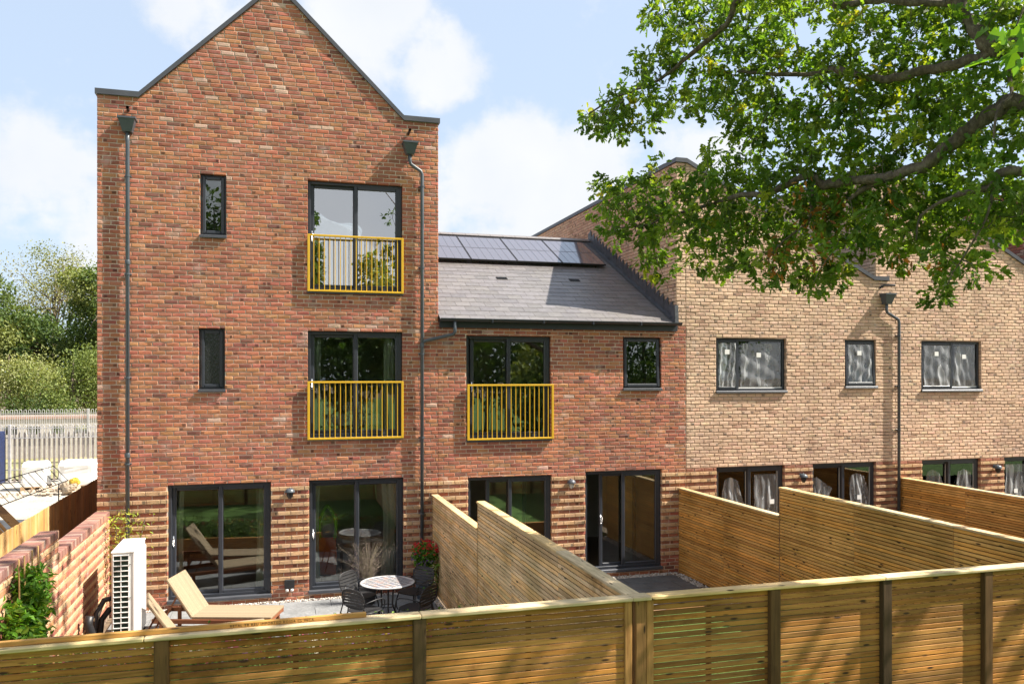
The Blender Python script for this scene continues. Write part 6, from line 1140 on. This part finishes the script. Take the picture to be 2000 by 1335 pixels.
TREES = [(-17.5, 43.6, 11.8, 3.5, 'tall mid green tree at the left edge beyond the steel fence', 'm', {'n': 15000, 'leafs': 0.22}),
 (-17.1, 58.1, 15.9, 5.0, 'pale thin leaved tree rising above the darker trees', 'p', {'n': 11000, 'leafs': 0.17, 'sparse': True, 'low': 0.3}),
 (-11.5, 46.0, 13.5, 2.9, 'dense dark green tree close beside the brick house', 'm', {'n': 14000, 'leafs': 0.22}),
 (-15.7, 51.4, 9.5, 4.0, 'shadowed dark tree between the taller green trees', 'd', {'n': 11000, 'leafs': 0.22}),
 (-15.7, 41.0, 6.7, 3.8, 'silvery yellow green bush at the left edge behind the fence', 'y', {'n': 13000, 'leafs': 0.14, 'low': 0.0}),
 (-11.9, 39.9, 6.4, 3.6, 'rounded light green bush beside the brick house behind the fence', 'l', {'n': 14000, 'leafs': 0.14, 'low': 0.0}),
 (-10.4, 43.6, 7.3, 3.6, 'bright green bush partly hidden by the brick house', 'l', {'n': 6000, 'leafs': 0.2, 'low': 0.0}),
 (-17.1, 47.6, 7.6, 2.2, 'dark purple leaved bush above the silvery bush', 'r', {'n': 3500, 'leafs': 0.16, 'low': 0.3}),
 (-20.4, 47.6, 10.1, 5, 'broad green tree just outside the left edge', 'm', {'n': 5000, 'leafs': 0.35}),
 (-13.3, 38.2, 4.1, 2.8, 'low scrubby bush between the two round bushes', 'm', {'n': 7000, 'leafs': 0.15, 'low': 0.0}),
 (-10.7, 50.0, 10.6, 5, 'green tree standing behind the tall brick house', 'm', {'n': 4000, 'leafs': 0.35}),
 (-9, -34, 11, 5, 'broad dark tree behind the viewpoint seen reflected in the windows', 'd', {'n': 5000, 'leafs': 0.34, 'z0': 0.35, 'low': 0.05, 'group': 'trees behind the viewpoint'}),
 (-3.6, -37, 17.5, 3.4, 'tall open green tree behind the viewpoint seen reflected in the windows', 'd', {'n': 5000, 'leafs': 0.34, 'z0': 0.35, 'low': 0.05, 'group': 'trees behind the viewpoint'}),
 (6.6, -36, 13.2, 3.0, 'light green tree behind the viewpoint seen reflected in the windows', 'l', {'n': 5000, 'leafs': 0.34, 'z0': 0.35, 'low': 0.05, 'group': 'trees behind the viewpoint'}),
 (12.5, -33, 12, 5, 'tall dense dark tree behind the viewpoint seen reflected in the windows', 'd', {'n': 5000, 'leafs': 0.34, 'z0': 0.35, 'low': 0.05, 'group': 'trees behind the viewpoint'}),
 (20, -36, 11, 5, 'wide mid green tree behind the viewpoint seen reflected in the windows', 'm', {'n': 5000, 'leafs': 0.34, 'z0': 0.35, 'low': 0.05, 'group': 'trees behind the viewpoint'}),
 (28, -38, 12, 5, 'far right dark tree behind the viewpoint seen reflected in the windows', 'd', {'n': 5000, 'leafs': 0.34, 'z0': 0.35, 'low': 0.05, 'group': 'trees behind the viewpoint'}),
 (-17, -36, 12, 5, 'far left green tree behind the viewpoint seen reflected in the windows', 'm', {'n': 5000, 'leafs': 0.34, 'z0': 0.35, 'low': 0.05, 'group': 'trees behind the viewpoint'}),
 (1.4, -36, 16.5, 1.9, 'slender very tall tree behind the viewpoint seen reflected in the windows', 'm', {'n': 5000, 'leafs': 0.34, 'z0': 0.35, 'low': 0.05, 'group': 'trees behind the viewpoint'}),
 (14, -26, 6, 3, 'low bushy tree behind the viewpoint seen reflected in the windows', 'm', {'n': 5000, 'leafs': 0.34, 'z0': 0.35, 'low': 0.05, 'group': 'trees behind the viewpoint'}),
 (-5, -25, 6.5, 2.8, 'small bright green tree behind the viewpoint seen reflected in the windows', 'l', {'n': 5000, 'leafs': 0.34, 'z0': 0.35, 'low': 0.05, 'group': 'trees behind the viewpoint'}),
 (3.8, -35, 9.5, 3.6, 'short dark tree between tall ones behind the viewpoint seen reflected in the windows', 'd', {'n': 5000, 'leafs': 0.34, 'z0': 0.35, 'low': 0.05, 'group': 'trees behind the viewpoint'}),
 (24, -35, 16, 4.8, 'very dense dark tree behind the viewpoint seen reflected in the windows', 'd', {'n': 5000, 'leafs': 0.34, 'z0': 0.35, 'low': 0.05, 'group': 'trees behind the viewpoint'}),
 (9.2, -34, 9, 3.6, 'low rounded tree behind the viewpoint seen reflected in the windows', 'm', {'n': 5000, 'leafs': 0.34, 'z0': 0.35, 'low': 0.05, 'group': 'trees behind the viewpoint'})]
# ------------------------------------------------------------------ oak
OAK = empty('oak_tree', (10.2,-11.2,.35), label='large oak whose leafy boughs hang in from the upper right', cat='tree')
oo = np.array((10.2,-11.2,.35))
mb = MB()
tp = [(0,0,-.3),(.05,.05,1.5),(-.1,.1,3.2),(-.25,.2,5.0),(-.3,.3,7.0),(-.2,.4,9.5),(0,.5,12)]
mb.tube(tp, [.55,.42,.38,.34,.27,.16,.06], 14); mb.build('trunk', M['bark'], OAK, smooth=True)
forks = {0:(-.26,.2,5.2), 3:(-.22,.15,4.7), 6:(-.1,.1,3.9)}
nodes_ = []
for i, L_ in enumerate(OAK_LIMBS):
    P = [np.array(p[:3])-oo for p in L_]; r_ = [p[3] for p in L_]
    if i in forks:
        f = np.array(forks[i]); mid = (P[0]+f)/2+[0,0,.15]; P = [f, mid]+P; r_ = [r_[0]*1.9, r_[0]*1.35]+r_
    # smooth the limb and give it knuckles
    Q = []; rr = []
    for a in range(len(P)-1):
        p0 = P[max(a-1,0)]; p1 = P[a]; p2 = P[a+1]; p3 = P[min(a+2,len(P)-1)]
        for k_ in range(5):
            t_ = k_/5; q = .5*((2*p1)+(-p0+p2)*t_+(2*p0-5*p1+4*p2-p3)*t_*t_+(-p0+3*p1-3*p2+p3)*t_**3)
            rad = r_[a]*(1-t_)+r_[a+1]*t_; Q.append(q+rng.normal(0,rad*.16,3)); rr.append(rad*rng.uniform(.9,1.12))
    Q.append(P[-1]); rr.append(r_[-1])
    mb = MB(); mb.tube(Q, rr, 9); mb.build('limb', M['bark'], OAK, smooth=True)
    nodes_ += [(q, r2) for q, r2 in zip(Q, rr)]
CL = np.array([[float(x) for x in s.split(',')] for s in OAK_CL.split(';')])-oo
# the crown goes on above and to the right of what the lens takes in
ex = []
while len(ex) < 300:
    p = np.array((rng.uniform(3.6,14), rng.uniform(-14.0,-4.6), rng.uniform(6.8,13)))
    d = (p-[9.3,-10.2,8.5])/[6.2,5.8,4.8]
    X = p[0]*.9605-(p[1]+15.6)*.2782; Y = p[0]*.2782+(p[1]+15.6)*.9605; sx = 1000+1599*X/max(Y,.3); sy = 733.7-1599*(p[2]-4.13)/max(Y,.3)
    if (d*d).sum() > 1 or (Y > 0 and sx < 2110 and sy > (-190 if sx > 1350 else -700)) or (p[1]+15.6 < 3): continue
    if Y < 1.5 or (sx < 2300 and Y < 5): continue
    ex.append(p-oo)
while len(ex) < 420:  # unseen sprays added in the sun's path to dapple the garden wall
    p = np.array((5.1,-5.9,10.2))+rng.normal(size=3)*[1.1,1.0,.8]
    X = p[0]*.9605-(p[1]+15.6)*.2782; Y = p[0]*.2782+(p[1]+15.6)*.9605
    if 733.7-1599*(p[2]-4.13)/Y < -170: ex.append(p-oo)
for cc_, ss_, nn_ in (((9.5,-10.8,8.8),(2.2,.8,1.2),90), ((5.2,-10.7,8.3),(1.6,.6,.8),120)):  # more unseen sprays, added to shade the foreground fence from the sun
    k_ = 0
    while k_ < nn_:
        p = np.array(cc_)+rng.normal(size=3)*ss_
        X = p[0]*.9605-(p[1]+15.6)*.2782; Y = p[0]*.2782+(p[1]+15.6)*.9605; sx = 1000+1599*X/max(Y,.3); sy = 733.7-1599*(p[2]-4.13)/max(Y,.3)
        if Y < 2 or (sx < 2300 and Y < 5) or (sx < 2110 and sy > (-190 if sx > 1350 else -700)): continue
        ex.append(p-oo); k_ += 1
ALL = np.concatenate([CL, np.array(ex)]); main_n = len(CL)
# twigs: every spray joins the nearest wood already grown
NP = np.array([q for q, _ in nodes_]); done = list(NP); rad = [r2 for _, r2 in nodes_]
D0 = np.array([np.min(((NP-p)**2).sum(1)) for p in ALL]); order = np.argsort(D0)
arr = np.zeros((len(done)+len(ALL)*3, 3)); arr[:len(done)] = done; cnt = len(done)
tw = MB()
for j in order:
    p = ALL[j]; dd = ((arr[:cnt]-p)**2).sum(1); k_ = int(np.argmin(dd)); q = arr[k_].copy(); ln = math.sqrt(dd[k_])
    mid = (p+q)/2+rng.normal(0,.07*ln,3)+[0,0,.06*ln]; r0 = min(.016, .004+.006*ln)
    if ln > .03: tw.tube([q, q*.6+mid*.4+rng.normal(0,.02,3)*ln, mid, p], [r0, r0*.85, r0*.7, .0025], 4, caps=False)
    arr[cnt] = mid; arr[cnt+1] = p; cnt += 2
tw.build('twigs', M['bark'], OAK)
# leaves: sprays of lobed leaves round each twig end
Pl = []; Cl = []; Sz = []; Yd = []
base = np.array([(.115,.20,.028),(.14,.235,.034),(.095,.17,.028),(.165,.25,.04),(.08,.14,.028)])
for j, p in enumerate(ALL):
    n = int(rng.integers(20, 36)) if j < main_n else 20
    tone_ = base[rng.integers(0,5)]*rng.uniform(.85,1.25)
    if rng.random() < .025: tone_ = np.array((.30,.33,.04))
    sp = .075 if j < main_n else .17
    nb = max(2, n//7)
    c0 = rng.normal(size=(nb,3))*sp*[1,1,.75]
    g = c0[rng.integers(0,nb,n)]+rng.normal(size=(n,3))*.024
    Pl.append(p+g); Cl.append(np.clip(tone_*rng.uniform(.8,1.25,(n,1))*np.array([rng.uniform(.9,1.15),1,1]),0,1)); Sz.append(rng.uniform(.066,.108,n)*(1 if j < main_n else 1.5)); Yd.append(g)
Pl = np.concatenate(Pl); Cl = np.concatenate(Cl); Sz = np.concatenate(Sz); Yd = np.concatenate(Yd)
n = len(Pl); y = Yd/np.linalg.norm(Yd,axis=1,keepdims=True)*.8+rng.normal(size=(n,3))*.6; y[:,2] -= .25; y /= np.linalg.norm(y,axis=1,keepdims=True)
z = rng.normal(size=(n,3))*.75; z[:,2] += 1.0; z -= y*(z*y).sum(1,keepdims=True); z /= np.linalg.norm(z,axis=1,keepdims=True); x = np.cross(y,z)
leaves('crown', Pl, Sz, Cl, M['leaf'], OAK, frames=(x,y,z))
# dead brown sprays
br_ = np.array([(5.1,-7.3,6.3)]); B_ = []
for (a, b, c, m_n) in BROWN:
    B_.append(np.array((a,b,c))-oo+rng.normal(size=(m_n,3))*[.07,.07,.10])
B_ = np.concatenate(B_); leaves('dead_leaves', B_, rng.uniform(.06,.09,len(B_)), greens(len(B_), [(.42,.17,.05),(.5,.24,.07),(.3,.12,.04)]), M['leaf'], OAK, .8)
# spray close to the lens in the top right corner, on a twig of the same oak
cx = np.array(NEAR)-oo; g = rng.normal(size=(26,3))*[.045,.05,.055]; leaves('near_leaves', cx+g, rng.uniform(.07,.10,26), greens(26, [(.12,.24,.03),(.09,.19,.03)]), M['leaf'], OAK, .6)
tw = MB(); ed_ = np.array((-.26,.2,5.2)); bz = lambda t_: (1-t_)**2*cx+2*t_*(1-t_)*(cx+[1.2,-.4,3.2])+t_*t_*ed_; tw.tube([bz(t_)+rng.normal(0,.05,3)*min(1,t_*6) for t_ in np.linspace(0,1,22)], [.003+.04*t_**1.5 for t_ in np.linspace(0,1,22)], 7); tw.build('twigs', M['bark'], OAK)

# ------------------------------------------------------------------ distant and rear trees
def tree(x, y, h, r, label, pal, n=7000, leafs=.22, z0=0, lobes=26, sparse=False, low=.18, name='tree', cat='tree', group=None, trunk=.18):
    root = empty(name, (x,y,z0), label=label, cat=cat, group=group) if group else empty(name, (x,y,z0), label=label, cat=cat)
    C_ = []; 
    for _ in range(lobes):
        d = rng.normal(size=3); d /= np.linalg.norm(d); t_ = rng.uniform(.35,.85)
        C_.append((d*[r,r,h*(1-low)/2]*t_+[0,0,h*(1+low)/2], r*rng.uniform(.25,.42)))
    P = []; Cc = []
    pal = np.array(pal)
    for c, rr in C_:
        m_ = n//lobes; d = rng.normal(size=(m_,3)); d /= np.linalg.norm(d,axis=1,keepdims=True)
        q = c+d*rr*rng.uniform(.55 if not sparse else .3,1.25,(m_,1))*[1,1,.8]; P.append(q)
        Cc.append(pal[rng.integers(0,len(pal))]*rng.uniform(.85,1.2)*rng.uniform(.75,1.25,(m_,1)))
    P = np.concatenate(P); Cc = np.concatenate(Cc); k_ = P[:,2] > .05; P = P[k_]; Cc = Cc[k_]
    leaves('crown', P, leafs*rng.uniform(.55,1.25,len(P)), Cc, M['leaf2'], root, .2, QUAD)
    mb = MB(); mb.tube([(0,0,-.2),(.1,0,h*.3),(0,.1,h*.6),(.1,0,h*.8)], [trunk, trunk*.8, trunk*.5, .02], 8)
    for _ in range(9 if not sparse else 34):
        c, rr = C_[rng.integers(0,lobes)]; zz_ = rng.uniform(.25,.7)*h; mb.tube([(0,0,zz_),tuple((c+[0,0,zz_])/2+rng.normal(0,.1,3)),tuple(c)], [trunk*.35,trunk*.2,.02], 5)
    mb.build('trunk', M['bark'], root, smooth=True)
    return root
G = 'trees beyond the railway style fence'
dg = [(.07,.115,.035),(.095,.14,.045),(.05,.085,.03)]; lg = [(.15,.19,.06),(.20,.23,.08),(.11,.15,.05)]; yg = [(.27,.28,.12),(.20,.22,.09),(.34,.35,.22)]; pg = [(.22,.23,.10),(.27,.26,.12),(.18,.20,.09)]
for a in TREES: tree(*a[:4], a[4], {'d':dg,'l':lg,'y':yg,'p':pg,'m':dg+lg,'r':[(.10,.05,.05),(.14,.08,.07)]}[a[5]], **a[6])
# ------------------------------------------------------------------ building site beyond the boarded fence
galv = plain('galvanised', (.50,.49,.50), .5, metal=.35, var=.15)
def bow_fence(u0, u1, v, z0, zt, pitch, label, palings=False, posts=(), bar=.014, zr=None):
    root = empty('bow_top_fence' if not palings else 'palisade_fence', (0,0,0), label=label, cat='fence')
    mb = MB(); x = u0; r_ = pitch*.27
    while x < u1:
        arc = [(x+r_-r_*math.cos(t_), v, zt-r_+r_*math.sin(t_)) for t_ in np.linspace(0,math.pi,7)]
        mb.tube([(x,v,z0)]+arc+[(x+2*r_,v,z0)], bar, 5, caps=False); x += pitch
    mb.build('bow_top_bars', galv, root)
    mb = MB()
    for z in (zr or (zt-.14, z0+.02)): mb.box((u0,v-.015,z-.015),(u1,v+.015,z+.015))
    mb.build('rail', galv, root)
    for p in posts:
        q = MB(); q.bbox((p-.05,v-.05,0),(p+.05,v+.05,zt+.02),.008); q.build('post', galv, root)
    if palings:
        q = MB(); x = u0; k_ = 0
        while x < u1: q.prism([(x,.02),(x+.075,.02),(x+.075,1.88),(x+.037,1.96),(x,1.88)], v+.05, v+.075, (.62,.55,.5)); x += pitch*.84
        q.build('palings', galv, root)
    return root
bow_fence(-18,-2, 20.2, 1.72, 2.22, .205, 'grey steel palisade fence with bow top hoops behind the wrapped pallets', True, posts=(-9.85,), zr=(2.1,1.72,.5))
bow_fence(-24,2, 27.5, .3, 2.55, .19, 'pale steel bow top fence standing beyond the palisade', False, posts=(-12.35,-8.55), zr=(2.38,1.3))
# long pale low building or wall with dark openings beyond
LB = empty('low_building', (0,0,0), label='long pale concrete wall with small dark openings beyond the steel fences', cat='wall')
mb = MB(); ho = []; x = -16.0
while x < 0: ho.append((x, x+.62, 1.22, 1.62)); x += 1.05
backing(mb, None, -24, 6, 0, 2.2, ho, lambda u,o,z: (u,30-o,z)); mb.build('wall', plain('pale_concrete', (.55,.50,.45), .9, var=.15), LB)
mb = MB(); mb.box((-24,29.95,2.0),(6,30.3,2.12),(.9,.62,.55)); mb.build('coping', MATS['pale_concrete'], LB)
def pallet(u0, u1, v0, v1, h, label):
    root = empty('wrapped_pallet', ((u0+u1)/2,(v0+v1)/2,0), label=label, cat='pallet', group='wrapped pallets on the building site')
    a, b = (u1-u0)/2, (v1-v0)/2
    mb = MB()
    for x in (-a,-.07,a-.14): mb.box((x,-b,.0),(x+.14,b,.10))
    for y in np.linspace(-b,b-.1,6): mb.box((-a,y,.10),(a,y+.09,.125))
    mb.build('pallet', plain('pallet_wood', (.42,.28,.16), .9) if 'pallet_wood' not in MATS else MATS['pallet_wood'], root)
    # bulging shrink wrapped load
    n_, m_ = 40, 12; vs = []; fs = []
    for k_ in range(m_+1):
        t_ = k_/m_; s_ = 1+.03*math.sin(t_*9)-.10*max(0,t_-.85)/.15
        for i in range(n_):
            q = 2*math.pi*i/n_; c_, d_ = math.cos(q), math.sin(q); x = math.copysign(abs(c_)**.25, c_)*a*.97; y = math.copysign(abs(d_)**.25, d_)*b*.97
            j_ = 1+random.uniform(-.012,.012); vs.append((x*s_*j_, y*s_*j_, .125+(h-.125)*t_+(random.uniform(-.03,.03) if k_ == m_ else 0)))
    for k_ in range(m_):
        for i in range(n_): i2=(i+1)%n_; fs.append((k_*n_+i,k_*n_+i2,(k_+1)*n_+i2,(k_+1)*n_+i))
    fs.append(tuple(m_*n_+i for i in range(n_)))
    mb = MB(); mb.add(vs, fs); mb.build('wrapped_load', M['white'], root)
pallet(-8.80,-7.98,17.6,18.5,.98,'left white shrink wrapped block stack on a timber pallet by the steel fence')
pallet(-7.62,-6.35,17.6,18.6,1.0,'wide white shrink wrapped stack nearest the boarded fence')
# blue container with a white bulk bag in front
BC = empty('blue_container', (-11.45,19.0,0), label='dark blue steel container at the left edge of the site', cat='container')
mb = MB(); blue = plain('blue_paint', (.008,.018,.07), .5, var=.3)
mb.bbox((-2.0,-.3,.05),(1.50,1.0,2.02),.02)
for k_ in range(12): mb.box((-1.9+k_*.28,-.325,.15),(-1.78+k_*.28,-.299,1.92))
mb.build('body', blue, BC)
mb = MB(); mb.bbox((1.43,-.345,.05),(1.52,-.301,2.05),.01); mb.bbox((-2,-.345,1.95),(1.43,-.301,2.05),.01); mb.build('frame', blue, BC)
BB = empty('bulk_bag', (-9.95,16.6,0), label='stack of white bulk bags in front of the blue container', cat='bag')
mb = MB()
for (z, s_) in ((0,.52),(.85,.48)): mb.bbox((-s_-.35,-s_,z),(s_-.05,s_,z+.83),.10)
mb.build('bag', M['bedding'], BB)
# leaning boards, lattice, slates, rubble sacks behind the boarded fence
LP = empty('leaning_planks', (0,0,0), label='long timber planks leaning behind the boarded fence', cat='planks')
for (a, b, wd) in (((-8.6,9.2,1.95),(-6.0,6.4,.1),.10),((-8.42,9.2,1.92),(-5.86,6.4,.1),.06),((-8.1,9.25,1.75),(-5.5,6.4,.08),.22)):
    mb = MB(); mb.beam(a, b, wd, .05); mb.build('plank', M['wx'], LP)
LT = empty('steel_lattice', (0,0,0), label='dark steel ladder frame leaning against the boarded fence', cat='steel frame')
a0, a1, b0, b1 = Vector((-4.9,-.9,1.80)), Vector((-4.15,3.4,1.95)), Vector((-5.2,-.9,2.10)), Vector((-4.42,3.4,2.22))
b0.z = 2.18; b1.z = 2.26
mb = MB(); mb.tube([a0,a1],.009,6); mb.tube([b0,b1],.009,6)
for k_ in range(17):
    t_ = k_/16; mb.tube([a0.lerp(a1,t_), b0.lerp(b1,t_)], .007, 5)
mb.build('ladder_bars', M['darkm'], LT)
mb = MB(); mb.tube([a0.lerp(a1,.15), (a0.x,a0.y+.6,0)],.012,6); mb.tube([a0.lerp(a1,.9), (a1.x-.1,a1.y-.4,0)],.012,6); mb.build('leg', M['darkm'], LT)
SS = empty('slate_stack', (-8.9,10.2,0), label='stack of grey slates at the far left of the site', cat='slates')
mb = MB()
for k_ in range(16): mb.bbox((-.4+random.uniform(-.03,.03),-.35,.05+k_*.075),(.35+random.uniform(-.05,.05),.35,.05+k_*.075+.055),.008,(2.3,2.5,2.7))
mb.build('slates', M['slate'], SS)
RS = empty('rubbish_sack', (-5.6,1.2,0), label='crumpled white plastic sack behind the boarded fence at left', cat='sack')
def lump(name, parent, c, r, mat, nz=.16, colr=(1,1,1)):
    mb = MB(); n_, m_ = 20, 12; vs = []; fs = []
    for k_ in range(m_+1):
        for i in range(n_):
            th_, ph_ = math.pi*k_/m_, 2*math.pi*i/n_; q = 1+nz*math.sin(3*ph_+k_)+nz*random.uniform(-1,1)*.5
            vs.append((c[0]+r[0]*q*math.sin(th_)*math.cos(ph_), c[1]+r[1]*q*math.sin(th_)*math.sin(ph_), c[2]+r[2]*q*math.cos(th_)))
    for k_ in range(m_):
        for i in range(n_): i2=(i+1)%n_; fs.append((k_*n_+i,k_*n_+i2,(k_+1)*n_+i2,(k_+1)*n_+i))
    mb.add(vs, fs, colr); return mb.build(name, mat, parent)
lump('sack', RS, (0,0,.85), (.42,.5,.85), M['bedding'])
YS = empty('yellow_sack', (-5.75,-.1,0), label='yellow plastic sack beside the crumpled white one', cat='sack')
lump('sack', YS, (0,0,.85), (.32,.4,.85), plain('yellow_plastic', (.50,.33,.03), .6))
RB = empty('rubble_heap', (-6.9,16.4,0), label='small heap of rubble with a yellow bag at its top by the pallets', cat='rubble'); RB['kind'] = 'stuff'; 
mb = MB()
for _ in range(160):
    a = rng.uniform(0,6.3); d = abs(rng.normal(0,.45)); s_ = rng.uniform(.03,.12); k_ = rng.uniform(.5,1.2)
    mb.obox((math.cos(a)*d*2.0-.6, math.sin(a)*d*.6, max(.02,.22-d*.25)+rng.uniform(-.03,.04)), (s_*1.6,s_,s_*.7), Matrix.Rotation(rng.uniform(0,3),3,'Z')@Matrix.Rotation(rng.uniform(-.6,.6),3,'X'), (k_,k_*.86,k_*.7))
mb.build('rubble', M['gravelm'], RB); lump('yellow_bag', RB, (.15,-.15,.42), (.17,.13,.13), MATS['yellow_plastic'])
lump('boulder', RB, (-.0,-.1,.2), (.30,.28,.26), M['gravelm'], .2, (.6,.5,.38))
